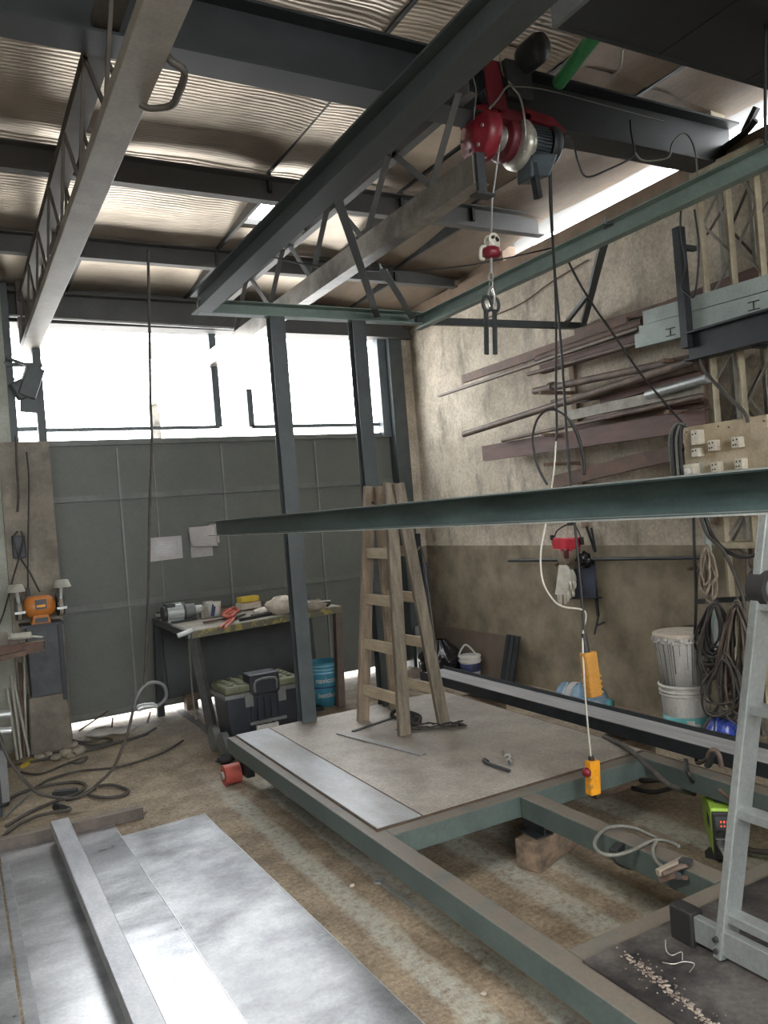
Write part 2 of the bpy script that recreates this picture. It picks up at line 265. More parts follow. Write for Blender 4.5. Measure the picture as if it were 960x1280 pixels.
def foil_mat():
    m = bpy.data.materials.new('reflective_roof_insulation'); m.use_nodes = True; nt = m.node_tree; L = nt.links; b = nt.nodes['Principled BSDF']
    geo = nset(nt, 'ShaderNodeNewGeometry')
    no = nset(nt, 'ShaderNodeTexNoise', i_Scale=2.2, i_Detail=6.0); L.new(geo.outputs['Position'], no.inputs['Vector'])
    cr = nset(nt, 'ShaderNodeValToRGB'); cr.color_ramp.elements[0].position = .35; cr.color_ramp.elements[1].position = .68
    cr.color_ramp.elements[0].color = (0.40, 0.345, 0.285, 1); cr.color_ramp.elements[1].color = (0.66, 0.575, 0.485, 1)
    L.new(no.outputs['Fac'], cr.inputs['Fac']); L.new(cr.outputs['Color'], b.inputs['Base Color'])
    b.inputs['Metallic'].default_value = 0.62; b.inputs['Roughness'].default_value = 0.33
    mp = nset(nt, 'ShaderNodeMapping'); mp.inputs['Scale'].default_value = (.35, 1, 1); L.new(geo.outputs['Position'], mp.inputs['Vector'])
    w = nset(nt, 'ShaderNodeTexWave', wave_type='BANDS', bands_direction='Y', i_Scale=10.0, i_Distortion=3.5, i_Detail=2.0); w.inputs['Detail Scale'].default_value = 1.2
    L.new(mp.outputs['Vector'], w.inputs['Vector'])
    bu = nset(nt, 'ShaderNodeBump', i_Strength=0.22, i_Distance=0.006); L.new(w.outputs['Fac'], bu.inputs['Height']); L.new(bu.outputs['Normal'], b.inputs['Normal'])
    return m
MT['foil'] = foil_mat()
MT['foil_brown'] = mat('dusty_brown_underlay', (0.25, 0.195, 0.145), (0.15, 0.115, 0.085), 3, 0.8, stretch=(1, .4, 1), bump=.15, bscale=30)

# ------------------------------------------------------------------ mesh builder (everything in world metres)
ORG = {}
UP = Vector((0, 0, 1))
def frame_axes(d, up=None):
    d = d.normalized(); up = Vector(up) if up is not None else UP
    if abs(d.dot(up.normalized())) > .98: up = Vector((0, 1, 0)) if abs(d.y) < .9 else Vector((1, 0, 0))
    s = d.cross(up).normalized(); u = s.cross(d).normalized()
    return s, u
class MB:
    def __init__(self): self.v = []; self.f = []; self.s = []
    def add(self, vs, fs, smooth=False):
        o = len(self.v); self.v += [Vector(p) for p in vs]
        for q in fs: self.f.append([i + o for i in q]); self.s.append(smooth)
        return self
    def box(self, a, b):
        x0, y0, z0 = [min(p, q) for p, q in zip(a, b)]; x1, y1, z1 = [max(p, q) for p, q in zip(a, b)]
        v = [(x0, y0, z0), (x1, y0, z0), (x1, y1, z0), (x0, y1, z0), (x0, y0, z1), (x1, y0, z1), (x1, y1, z1), (x0, y1, z1)]
        return self.add(v, [(0, 3, 2, 1), (4, 5, 6, 7), (0, 1, 5, 4), (1, 2, 6, 5), (2, 3, 7, 6), (3, 0, 4, 7)])
    def hexa(self, v): return self.add(v, [(0, 3, 2, 1), (4, 5, 6, 7), (0, 1, 5, 4), (1, 2, 6, 5), (2, 3, 7, 6), (3, 0, 4, 7)])
    def obox(self, c, sx, sy, sz, rot=(0, 0, 0)):
        from mathutils import Euler
        R = Euler(rot).to_matrix(); c = Vector(c); v = []
        for z in (-.5, .5):
            for x, y in ((-.5, -.5), (.5, -.5), (.5, .5), (-.5, .5)): v.append(c + R @ Vector((x * sx, y * sy, z * sz)))
        return self.hexa(v)
    def prof(self, p0, p1, pts, up=None):
        p0 = Vector(p0); p1 = Vector(p1); s, u = frame_axes(p1 - p0, up); n = len(pts)
        v = [p + s * a + u * b for p in (p0, p1) for a, b in pts]
        fs = [(i, (i + 1) % n, n + (i + 1) % n, n + i) for i in range(n)]
        return self.add(v, fs + [tuple(range(n - 1, -1, -1)), tuple(range(n, 2 * n))])
    def bar(self, p0, p1, w, h, up=None): return self.prof(p0, p1, [(-w / 2, -h / 2), (w / 2, -h / 2), (w / 2, h / 2), (-w / 2, h / 2)], up)
    def tube(self, pts, r, n=7, sub=0, closed=False, flat=None):
        pts = [Vector(p) for p in pts]
        if sub: pts = spline(pts, sub, closed)
        m = len(pts); v = []; prev = None
        for i, p in enumerate(pts):
            t = (pts[(i + 1) % m] - pts[i - 1]) if (closed or 0 < i < m - 1) else (pts[1] - pts[0] if i == 0 else pts[-1] - pts[-2])
            if t.length < 1e-9: t = Vector((0, 0, 1))
            t.normalize()
            if prev is None: s, u = frame_axes(t)
            else:
                s = prev - t * prev.dot(t)
                s = s.normalized() if s.length > 1e-6 else frame_axes(t)[0]
                u = s.cross(t)
            prev = s
            rr = r[i] if isinstance(r, (list, tuple)) else r
            for k in range(n):
                a = 2 * math.pi * k / n; v.append(p + s * (math.cos(a) * rr) + u * (math.sin(a) * rr * (flat or 1)))
        fs = []
        for i in range(m if closed else m - 1):
            j = (i + 1) % m
            for k in range(n): fs.append((i * n + k, i * n + (k + 1) % n, j * n + (k + 1) % n, j * n + k))
        self.add(v, fs, True)
        if not closed: self.add(v[:n], [tuple(range(n))]); self.add(v[-n:], [tuple(range(n - 1, -1, -1))])
        return self
    def cyl(self, p0, p1, r0, r1=None, n=16, smooth=True, caps=True):
        p0 = Vector(p0); p1 = Vector(p1); r1 = r0 if r1 is None else r1; s, u = frame_axes(p1 - p0)
        v = [p + s * (math.cos(2 * math.pi * k / n) * r) + u * (math.sin(2 * math.pi * k / n) * r) for p, r in ((p0, r0), (p1, r1)) for k in range(n)]
        self.add(v, [(k, (k + 1) % n, n + (k + 1) % n, n + k) for k in range(n)], smooth)
        if caps: self.add(v[:n], [tuple(range(n - 1, -1, -1))]); self.add(v[n:], [tuple(range(n))])
        return self
    def lathe(self, c, prof, n=24, axis=(0, 0, 1), sx=1.0):
        c = Vector(c); ax = Vector(axis).normalized(); s, u = frame_axes(ax); v = []
        for r, h in prof:
            for k in range(n):
                a = 2 * math.pi * k / n; v.append(c + ax * h + s * (math.cos(a) * r * sx) + u * (math.sin(a) * r))
        fs = [(i * n + k, i * n + (k + 1) % n, (i + 1) * n + (k + 1) % n, (i + 1) * n + k) for i in range(len(prof) - 1) for k in range(n)]
        self.add(v, fs, True)
        return self
    def grid(self, fn, nu, nv, th=0.0):
        P = [[Vector(fn(i / nu, j / nv)) for j in range(nv + 1)] for i in range(nu + 1)]
        v = [p for row in P for p in row]; w = nv + 1
        fs = [(i * w + j, (i + 1) * w + j, (i + 1) * w + j + 1, i * w + j + 1) for i in range(nu) for j in range(nv)]
        return self.add(v, fs, True)
    def blob(self, c, r, seed=0, n=10, m=7, amp=.25, flatten=1.0):
        rnd = random.Random(seed); c = Vector(c); rx, ry, rz = r; ph = [rnd.uniform(0, 6.28) for _ in range(6)]
        def fn(u, v):
            a = 2 * math.pi * u; b = math.pi * (v - .5)
            k = 1 + amp * (math.sin(3 * a + ph[0]) * math.cos(2 * b + ph[1]) * .6 + math.sin(5 * a + ph[2] + 3 * b) * .4 + math.sin(7 * b + ph[3] + 2 * a) * .35)
            return c + Vector((rx * math.cos(a) * math.cos(b) * k, ry * math.sin(a) * math.cos(b) * k, max(-rz * flatten, rz * math.sin(b) * k)))
        return self.grid(fn, n, m)
    def build(self, name, material, parent=None, label=None, kind=None, bevel=0, weld=False, solid=0):
        o0 = ORG[parent.name] if parent is not None else Vector((0, 0, 0))
        if parent is None and not (kind == 'structure'):
            lo = Vector([min(p[i] for p in self.v) for i in range(3)]); hi = Vector([max(p[i] for p in self.v) for i in range(3)])
            o0 = Vector(((lo.x + hi.x) / 2, (lo.y + hi.y) / 2, lo.z))
        me = bpy.data.meshes.new(name); me.from_pydata([tuple(p - o0) for p in self.v], [], self.f)
        me.polygons.foreach_set('use_smooth', self.s); me.materials.append(MT[material] if isinstance(material, str) else material)
        me.update()
        import bmesh
        b = bmesh.new(); b.from_mesh(me)
        if weld: bmesh.ops.remove_doubles(b, verts=b.verts, dist=1e-5)
        bmesh.ops.recalc_face_normals(b, faces=b.faces); b.to_mesh(me); b.free()
        o = bpy.data.objects.new(name, me); COL.objects.link(o)
        if parent is not None: o.parent = parent
        else: o.location = o0
        ORG[o.name] = Vector(o0)
        if label: o['label'] = label
        if kind: o['kind'] = kind
        if bevel:
            md = o.modifiers.new('edge', 'BEVEL'); md.width = bevel; md.segments = 2; md.limit_method = 'ANGLE'; md.angle_limit = math.radians(50)
        if solid:
            md = o.modifiers.new('thickness', 'SOLIDIFY'); md.thickness = solid; md.offset = 0
        return o
def spline(pts, sub, closed=False):
    out = []; n = len(pts)
    rng = range(n) if closed else range(n - 1)
    for i in rng:
        p0 = pts[(i - 1) % n] if (closed or i > 0) else pts[0]; p1 = pts[i]; p2 = pts[(i + 1) % n]; p3 = pts[(i + 2) % n] if (closed or i + 2 < n) else pts[-1]
        for k in range(sub):
            t = k / sub
            out.append(.5 * ((2 * p1) + (p2 - p0) * t + (2 * p0 - 5 * p1 + 4 * p2 - p3) * t * t + (3 * p1 - p0 - 3 * p2 + p3) * t ** 3))
    if not closed: out.append(pts[-1])
    return out
def thing(name, label, cat, loc, group=None, kind=None):
    o = bpy.data.objects.new(name, None); COL.objects.link(o); o.location = loc; o.empty_display_size = .1
    ORG[o.name] = Vector(loc)
    o['label'] = label; o['category'] = cat
    if group: o['group'] = group
    if kind: o['kind'] = kind
    return o
def tag(o, label, cat, group=None, kind=None):
    o['label'] = label; o['category'] = cat
    if group: o['group'] = group
    if kind: o['kind'] = kind
    return o
def struct(name, loc=(0, 0, 0)):
    o = bpy.data.objects.new(name, None); COL.objects.link(o); o.location = loc; o['kind'] = 'structure'; ORG[o.name] = Vector(loc); return o
def Ipf(w, h, t): # I section
    a = w / 2; b = h / 2; c = t / 2
    return [(-a, -b), (a, -b), (a, -b + t), (c, -b + t), (c, b - t), (a, b - t), (a, b), (-a, b), (-a, b - t), (-c, b - t), (-c, -b + t), (-a, -b + t)]
def Cpf(w, h, t, flip=1): # channel, web at -w/2
    a = w / 2; b = h / 2; p = [(-a, -b), (a, -b), (a, -b + t), (-a + t, -b + t), (-a + t, b - t), (a, b - t), (a, b), (-a, b)]
    return p if flip > 0 else [(-x, y) for x, y in reversed(p)]
def Lpf(a, b, t): return [(0, 0), (a, 0), (a, t), (t, t), (t, b), (0, b)]
def cable(name, pts, r, m, label=None, cat=None, parent=None, sub=6, n=6, group=None):
    o = MB().tube(pts, r, n, sub).build(name, m, parent)
    if cat: tag(o, label, cat, group)
    elif label: o['label'] = label
    return o
def text_verts(s, size, bold=False):
    cu = bpy.data.curves.new('lettering', 'FONT'); cu.body = s; cu.size = size; cu.align_x = 'CENTER'; cu.align_y = 'CENTER'; cu.resolution_u = 3
    if bold: cu.offset = size * .02
    ob = bpy.data.objects.new('lettering', cu); COL.objects.link(ob)
    me = ob.to_mesh(); v = [tuple(p.co) for p in me.vertices]; f = [tuple(p.vertices) for p in me.polygons]
    ob.to_mesh_clear(); bpy.data.objects.remove(ob); bpy.data.curves.remove(cu)
    return v, f

# ================================================================== THE SETTING
MB().box((-3.2, -5, -.12), (4.6, 7.22, 0)).build('floor', 'floor', kind='structure')
MB().box((-9, 7.22, -.12), (14, 22, -.02)).build('ground_outside', 'outside', kind='structure')
wr = MB().box((4.3, -5, 0), (4.5, 7.3, 3.62)).build('wall_right', 'wall', kind='structure')
MB().box((4.22, -5, 3.46), (4.34, 7.0, 3.62)).build('wall_plate', 'wallplate', wr)
MB().box((4.28, 5.35, 3.62), (4.42, 7.0, 3.95)).build('eave_filler', 'wallplate', wr)
MB().box((4.28, -5, 3.62), (4.42, 2.3, 3.95)).build('eave_filler', 'wallplate', wr)
MB().box((-3.2, -5, 0), (-3.0, 7.3, 3.9)).build('wall_left', 'concrete_green', kind='structure')
wf = MB().box((-3.2, -5.15, 0), (4.5, -5.0, 2.1)).build('wall_front_light_block', 'concrete_green', kind='structure')  # unseen half-height wall, added to block low light from the front
wb = MB().box((-3.0, 6.72, 0), (.36, 7.0, 2.3)).build('wall_back', 'concrete_green', kind='structure')
MB().box((.36, 6.66, 0), (.72, 7.118, 2.36)).build('pillar', 'concrete', wb)
MB().box((.655, 6.7, 2.3), (.715, 6.8, 3.12)).build('steel_post', 'beam_dark', wb)
MB().box((.46, 6.7, 2.3), (.51, 6.8, 3.6)).build('steel_post', 'beam_dark', wb)
MB().box((-3.0, 6.72, 2.3), (.46, 7.0, 3.9)).build('upper_masonry', 'concrete_green', wb)
MB().box((-3.0, 7.0, 3.37), (4.5, 7.2, 3.95)).build('lintel', 'beam_grey', wb)
MB().prof((.5, 6.95, 3.48), (4.28, 6.95, 3.48), Cpf(.09, .26, .012), None).build('lintel_channel', 'beam_grey', wb)
MB().box((4.02, 6.96, 0), (4.17, 7.12, 3.36)).build('door_post', 'beam_dark', wb)
MB().box((3.93, 7.04, 2.36), (4.02, 7.14, 3.36)).build('steel_post', 'window_frame', wb)
MB().box((4.17, 7.0, 0), (4.3, 7.2, 3.4)).build('masonry_return', 'wall', wb)

# roof: deck, foil blankets between the purlins, purlins
def rz(x, y): return 3.85 - max(0, y - 4.8) * .10 - .07 * max(0, min(1, (x - 3.4) / .8))
SKX, SKY = (2.03, 2.44), (5.10, 5.58)
ceil = struct('ceiling', (0, 0, 3.8))
dk = MB()
def deck(x0, x1, y0, y1):
    dk.hexa([(x0, y0, rz(x0, y0) + .05), (x1, y0, rz(x1, y0) + .05), (x1, y1, rz(x1, y1) + .05), (x0, y1, rz(x0, y1) + .05),
             (x0, y0, rz(x0, y0) + .09), (x1, y0, rz(x1, y0) + .09), (x1, y1, rz(x1, y1) + .09), (x0, y1, rz(x0, y1) + .09)])
XR = 4.56
deck(-3.2, SKX[0], -5, 4.8); deck(-3.2, SKX[0], 4.8, 7.3)
for x0, x1 in ((SKX[1], 3.4), (3.4, XR)):
    deck(x0, x1, -5, 4.8); deck(x0, x1, 4.8, 7.3)
deck(SKX[0], SKX[1], -5, 4.8); deck(SKX[0], SKX[1], 4.8, SKY[0]); deck(SKX[0], SKX[1], SKY[1], 7.3)
dk.build('roof_deck', 'beam_grey', ceil)
ys = [-5, -3.4, -1.8, -.2, 1.45, 3.1, 4.8, 6.0, 7.0]
xs = [-3.0, -1.9, -.8, .1, .98, 1.98, 2.98, 3.6, 4.3]
for j in range(len(ys) - 1):
    for i in range(len(xs) - 1):
        x0, x1, y0, y1 = xs[i] + .012, xs[i + 1] - .012, ys[j], ys[j + 1]
        rn = random.Random(i * 31 + j); sg = rn.uniform(.02, .05); ph = rn.uniform(0, 6)
        hole = (xs[i] == 1.98 and ys[j] == 4.8)
        def fn(u, v):
            x = x0 + (x1 - x0) * u; y = y0 + (y1 - y0) * v
            s = sg * .6 * math.sin(math.pi * v) + .004 * math.sin(ph + u * 7 + v * 3) + .010 * abs(2 * u - 1) ** 6
            return (x, y, rz(x, y) + .035 - s)
        g = MB().grid(fn, 14 if hole else 8, 14 if hole else 8)
        if hole:
            keep = [(f, s) for f, s in zip(g.f, g.s) if not (SKX[0] - .03 < sum(g.v[q].x for q in f) / 4 < SKX[1] + .01 and SKY[0] - .02 < sum(g.v[q].y for q in f) / 4 < SKY[1] + .02)]
            g.f = [k[0] for k in keep]; g.s = [k[1] for k in keep]
        g.build('foil_blanket', 'foil' if xs[i] < 2.9 else 'foil_brown', ceil)
for x in xs[1:-1]:
    for j in range(len(ys) - 1):
        o = MB().box((x - .012, ys[j], rz(x, ys[j + 1]) + .012), (x + .012, ys[j + 1], rz(x, ys[j]) + .03)).build('seam_strap', 'dark_steel', ceil)
for y, z0, z1, x0 in ((-3.4, 3.66, 3.83, -3), (-1.8, 3.66, 3.83, -3), (-.2, 3.66, 3.83, -3), (1.45, 3.66, 3.83, -3), (4.8, 3.665, 3.83, -3), (6.0, 3.60, 3.75, -3)):
    MB().prof((x0, y, (z0 + z1) / 2), (4.24, y, (z0 + z1) / 2), Cpf(.07, z1 - z0, .008)).build('purlin', 'beam_grey', ceil)

# sliding gate of sheet steel below the high window
door = struct('door_1', (2.35, 7.1, 0))
dx = [.722, 1.304, 2.23, 3.17, 4.03]; dz = [.055, .958, 1.887, 2.36]
for i in range(4):
    for j in range(3):
        MB().box((dx[i] + .006, 7.10, dz[j] + .012), (dx[i + 1] - .006, 7.106, dz[j + 1] - .012)).build('sheet_panel', 'door', door)
for j, z in enumerate(dz):
    MB().prof((.72, 7.098, z), (4.02, 7.098, z), Lpf(.035, .05, .006) if j else Lpf(.03, .05, .006)).build('rail', 'door_frame', door)
    MB().box((.72, 7.106, z - (.03 if j else 0)), (4.02, 7.12, z + .03)).build('backing_strip', 'door_frame', door)
for x in dx[1:4]:
    MB().bar((x, 7.092, .06), (x, 7.092, 2.34), .016, .014, (0, 1, 0)).build('rib', 'door_rib', door)
    MB().box((x - .03, 7.107, .06), (x + .03, 7.12, 2.34)).build('backing_strip', 'door_frame', door)
MB().bar((1.611, 7.095, .4), (1.611, 7.095, 2.34), .008, .008, (0, 1, 0)).build('rib', 'door_rib', door)

# high window: open steel sashes, no glass left in them
win = struct('window_1', (2.3, 7.1, 2.4))
def wbar(n, a, b, w=.035, h=.035): MB().bar(a, b, w, h).build(n, 'window_frame', win)
wbar('sash_bar', (.72, 7.1, 2.50), (2.235, 7.1, 2.50), .035, .03)
wbar('mullion', (2.225, 7.1, 2.50), (2.225, 7.1, 3.36), .065, .05)
wbar('sash_bar', (2.56, 7.14, 2.50), (3.94, 7.14, 2.50), .03, .035)
wbar('sash_stile', (2.56, 7.14, 2.50), (2.56, 7.14, 2.86), .055, .03)
wbar('sill_bar', (.5, 7.12, 2.385), (4.0, 7.12, 2.385), .04, .03)
wbar('sash_bar', (.46, 7.0, 2.50), (.72, 7.0, 2.50), .03, .035)
# canopy edge and far post seen outside
cn = MB().box((-.5, 8.6, 3.46), (5.0, 8.7, 3.62)).build('canopy_beam', 'outside'); tag(cn, 'pale canopy beam outside along the top of the window', 'beam')
MB().box((-.4, 8.6, -.02), (-.3, 8.7, 3.46)).build('canopy_post', 'outside', cn)
MB().box((4.85, 8.6, -.02), (4.95, 8.7, 3.46)).build('canopy_post', 'outside', cn)

# ================================================================== THE LIFT FRAME
lf = thing('goods_lift_frame', 'grey-green welded steel lift platform with posts and top frame in the middle of the shop', 'lift', (2.1, 3.1, 0))
XL, XRr, YB, YF, ZT = 1.335, 2.85, 4.575, 1.70, .35
zc = ZT - .045
def member(a, b, n='frame_member', w=.08, h=.088): return MB().bar(a, b, w, h).build(n, 'lift', lf, bevel=.004)
member((XL + .04, -1.3, zc), (XL + .04, YB, zc), 'side_member')
member((XRr - .04, -1.3, zc), (XRr - .04, YB, zc), 'side_member')
member((XL + .08, YB - .04, zc), (XRr - .08, YB - .04, zc), 'cross_member')
member((XL + .08, 2.755, zc), (XRr - .08, 2.755, zc), 'cross_member')
member((XL + .08, 1.69, zc), (XRr - .08, 1.69, zc), 'cross_member')
member((XL + .08, .2, zc), (XRr - .08, .2, zc), 'cross_member')
member((2.07, 1.735, zc), (2.07, 2.71, zc), 'middle_member')
MB().box((1.60, 2.80, ZT), (2.84, 4.57, ZT + .006)).build('deck_plate', 'deck', lf, label='broad worn grey deck plate')
MB().box((1.39, 2.80, ZT), (1.592, 4.57, ZT + .006)).build('deck_strip', 'deck_strip', lf, label='narrow shiny deck strip')
MB().box((1.38, 2.785, ZT - .001), (2.845, 2.80, ZT + .003)).build('weld_seam', 'rust_line', lf)
MB().box((1.592, 2.80, ZT), (1.60, 4.57, ZT + .005)).build('weld_seam', 'rust_line', lf)
MB().box((1.381, 2.80, ZT), (1.389, 4.57, ZT + .004)).build('weld_seam', 'rust_line', lf)
MB().box((1.402, .24, ZT), (2.80, 1.655, ZT + .006)).build('deck_plate', 'deck_front', lf, label='black scaled deck plate')
# weld bead with spatter across the black plate
wm = MB(); a = onz(782, 1192, .357); b_ = onz(900, 1290, .357)
for k in range(150):
    p = a.lerp(b_, k / 149.0); rr = random.uniform(.0016, .0034)
    wm.blob((p.x + random.gauss(0, .007), p.y + random.gauss(0, .007), .357), (rr * 1.7, rr * 1.7, rr * .7), k, 6, 4)
for k in range(70):
    p = a.lerp(b_, random.random()); rr = random.uniform(.0015, .004)
    wm.blob((p.x + random.gauss(0, .022), p.y + random.gauss(0, .022), .357), (rr, rr, rr * .6), k, 5, 3)
wm.build('weld_bead', 'weld', lf, kind='stuff')
# two posts at the far edge, header and the two top beams
for x in (1.835, 2.395):
    c = MB().prof((x, YB - .035, ZT), (x, YB - .035, 2.842), Cpf(.095, .07, .006, 1), (0, 1, 0)); c.box((x - .0475, YB - .072, ZT), (x + .0475, YB - .066, 2.842))
    c.build('post', 'beam_dark', lf)
MB().prof((1.36, YB - .04, 2.882), (2.88, YB - .04, 2.882), Cpf(.07, .08, .006)).build('header', 'lift_light', lf)
MB().prof((1.375, -1.3, 2.90), (1.375, YB, 2.90), Ipf(.10, .115, .008)).build('top_beam', 'beam_dark', lf, label='blue-grey H-section top beam')
MB().prof((2.87, -1.3, 2.855), (2.87, 4.56, 2.855), Cpf(.05, .09, .006, -1)).build('top_beam', 'lift_light', lf, label='pale green channel top beam')
MB().prof((1.34, -1.3, 1.582), (1.34, 4.54, 1.582), Cpf(.055, .086, .006, -1), None).build('side_rail', 'mid_beam', lf, label='dark green-grey channel rail at mid height')
MB().box((1.3105, -1.3, 1.538), (1.3135, 4.54, 1.542)).build('lip_highlight', 'galv', lf, label='bright painted highlight on the lower edge')  # bright strip standing in for the highlight on the lower lip
MB().box((1.3105, -1.3, 1.622), (1.3135, 4.54, 1.6255)).build('lip_highlight', 'alu_dark', lf)  # painted highlight along the upper lip
for x in (1.365, 2.84):
    MB().box((x - .04, -1.38, 0), (x + .04, -1.3, 2.84)).build('front_post', 'beam_dark', lf)
MB().box((1.33, -1.34, 1.54), (1.36, -1.29, 1.62)).build('rail_cleat', 'beam_dark', lf)
def brace(a, b, w=.04, h=.04): MB().prof(a, b, Lpf(w, h, .005)).build('corner_brace', 'beam_dark', lf)
brace((1.40, 2.80, 2.90), (2.51, 4.50, 2.865))
brace((2.07, 3.62, 2.87), (2.78, 4.50, 2.865))
MB().bar((2.85, 4.535, 2.868), (4.28, 4.44, 2.868), .045, .045).build('wall_arm', 'beam_dark', lf)
brace((2.84, 2.76, 2.885), (4.20, 4.40, 2.86))
brace((3.6, 3.66, 2.87), (4.06, 4.43, 2.86), .025, .025)
# supports
for x, y in ((1.42, 4.3), (2.77, 4.3), (1.42, .55), (2.77, .55), (2.77, 2.75)):
    pass

# timber blocks and steel stubs that carry the platform
def block(x, y, sx, sy, h, rot, label, group=None, stub=True):
    o = MB().obox((x, y, h / 2), sx, sy, h, (0, 0, rot)).build('timber_block', 'block', bevel=.006); tag(o, label, 'block')
    if stub:
        sh_ = .2605 - h; ox = -.10 if sx > .3 else .0
        s = MB().prof((x + ox, y - .09, h + sh_ / 2), (x + ox, y + .05, h + sh_ / 2), Ipf(.09, sh_, .008)).build('steel_stub', 'dark_steel'); tag(s, label.replace('sawn timber block', 'steel stub standing on the timber block'), 'stub')
    return o
p = onz(690, 1066, 0)
block(2.27, 2.83, .40, .12, .13, math.radians(20), 'sawn timber block under the middle member of the platform opening')
block(2.70, 3.4, .2, .14, .155, 0, 'sawn timber block in shadow under the right side of the platform')
block(1.42, .5, .2, .14, .155, 0, 'sawn timber block under the near left corner of the platform')
block(2.76, .5, .2, .14, .155, 0, 'sawn timber block under the near right corner of the platform')
block(2.74, 4.42, .2, .14, .155, 0, 'sawn timber block under the far right corner of the platform')
# pallet truck under the far left corner
pt = thing('pallet_truck', 'low black pallet truck with red wheel under the far left platform corner', 'pallet truck', (1.5, 4.8, 0))
MB().box((1.50, 3.5, .17), (1.66, 4.72, .25)).build('fork', 'black_steel', pt)
MB().box((1.98, 3.5, .17), (2.14, 4.72, .25)).build('fork', 'black_steel', pt)
MB().box((1.44, 4.62, .17), (2.16, 4.72, .255)).build('frame_plate', 'black_steel', pt)
w = MB().cyl((1.36, 4.80, .062), (1.46, 4.80, .062), .062, n=24).build('wheel', 'red_wheel', pt, bevel=.006)
MB().cyl((1.345, 4.80, .062), (1.475, 4.80, .062), .024, n=12).build('axle', 'steel_rope', w)
MB().box((1.47, 4.68, .05), (1.52, 4.84, .2)).build('wheel_fork', 'black_steel', pt)
w = MB().cyl((2.14, 4.80, .062), (2.24, 4.80, .062), .062, n=24).build('wheel', 'red_wheel', pt, bevel=.006)
MB().box((2.09, 4.68, .05), (2.14, 4.84, .2)).build('wheel_fork', 'black_steel', pt)

# ================================================================== ROOF STEELWORK
rb = MB().prof((-3.0, 3.1, 3.60), (4.26, 3.1, 3.60), Ipf(.16, .27, .012)).build('runway_beam', 'runway'); tag(rb, 'dark blue-black runway beam that carries the red hoist', 'beam')
# left lattice girder
gl = thing('lattice_girder', 'dusty cream lattice girder high up along the left side', 'girder', (.64, 3, 3.1))
MB().box((.583, -4.5, 3.098), (.712, 6.95, 3.15)).build('bottom_chord', 'girder', gl, bevel=.004)
MB().prof((.60, -4.5, 3.5), (.60, 6.95, 3.5), Lpf(.045, .06, .006)).build('top_chord', 'lattice', gl)
MB().prof((.69, -4.5, 3.5), (.69, 6.95, 3.5), Lpf(-.045, .06, .006)).build('top_chord', 'lattice', gl)
y = -2.0; k = 0
while y < 6.7:
    for x in (.60, .69):
        MB().bar((x, y, 3.14 if k % 2 else 3.51), (x, y + .33, 3.51 if k % 2 else 3.14), .014, .014).build('lacing_bar', 'lattice', gl)
    if k % 2 == 0: MB().bar((.60, y, 3.515), (.69, y, 3.515), .02, .012).build('batten', 'lattice', gl)
    y += .33; k += 1
for y in (-4.4, 6.9): MB().box((.585, y - .05, 3.1), (.71, y + .05, 3.84)).build('end_post', 'lattice', gl)
hk = cable('bent_bar_hook', [(.70, 2.52, 3.15), (.73, 2.515, 3.105), (.775, 2.53, 3.085), (.785, 2.66, 3.08), (.78, 2.74, 3.08), (.72, 2.79, 3.085), (.69, 2.80, 3.10)], .013, 'lattice', 'bent round bar handle welded to the side of the left girder', 'hook', sub=4)
# centre girder that carries on out through the window
gc = thing('lattice_truss', 'bare steel lattice truss running out through the high window', 'truss', (2.2, 5, 3.05))
MB().prof((2.2, 2.86, 3.10), (2.2, 9.6, 3.13), Cpf(.085, .13, .008)).build('bottom_chord', 'truss_steel', gc)
MB().prof((2.2, 2.9, 3.47), (2.2, 6.9, 3.51), Lpf(.05, .05, .006)).build('top_chord', 'beam_grey', gc)
for (ya, za, yb, zb) in ((3.25, 3.15, 2.95, 3.49), (3.25, 3.15, 3.62, 3.49), (3.95, 3.15, 3.62, 3.49), (4.0, 3.15, 4.35, 3.5), (4.72, 3.15, 4.4, 3.5), (4.78, 3.16, 5.1, 3.5), (5.5, 3.16, 5.15, 3.5), (5.55, 3.17, 5.9, 3.5), (6.3, 3.17, 5.95, 3.5)):
    MB().prof((2.2, ya, za), (2.2, yb, zb), Lpf(.035, .035, .005)).build('web_member', 'beam_grey', gc)
MB().box((2.17, 2.84, 2.98), (2.215, 2.86, 3.17)).build('end_plate', 'dark_steel', gc)
MB().box((2.145, 2.82, 2.975), (2.245, 2.88, 2.985)).build('end_foot', 'dark_steel', gc)
for y in (3.1, 4.8, 6.0): MB().box((2.18, y - .03, 3.5), (2.22, y + .03, 3.62 if y > 3.2 else 3.47)).build('hanger', 'dark_steel', gc)
MB().box((2.15, 9.4, -.02), (2.25, 9.5, 3.06)).build('outdoor_post', 'truss_steel', gc)
# loft over the camera's right, dark from below
lo = thing('loft_platform', 'dark loft floor hanging under the roof at the top right', 'loft', (3.2, .5, 3.35))
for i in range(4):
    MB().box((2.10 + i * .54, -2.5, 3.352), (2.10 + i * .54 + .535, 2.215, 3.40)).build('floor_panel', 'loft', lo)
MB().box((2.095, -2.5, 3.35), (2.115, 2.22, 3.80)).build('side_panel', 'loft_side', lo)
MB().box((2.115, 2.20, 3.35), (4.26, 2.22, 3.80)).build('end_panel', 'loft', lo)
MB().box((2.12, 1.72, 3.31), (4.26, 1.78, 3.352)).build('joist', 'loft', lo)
MB().box((2.12, .9, 3.31), (4.26, .96, 3.352)).build('joist', 'loft', lo)
gt = MB().cyl((2.60, 2.40, 3.62), (2.75, 2.90, 3.62), .034, n=18).build('plastic_pipe', 'green_tube'); tag(gt, 'short green plastic pipe sticking out from the dark loft', 'pipe')
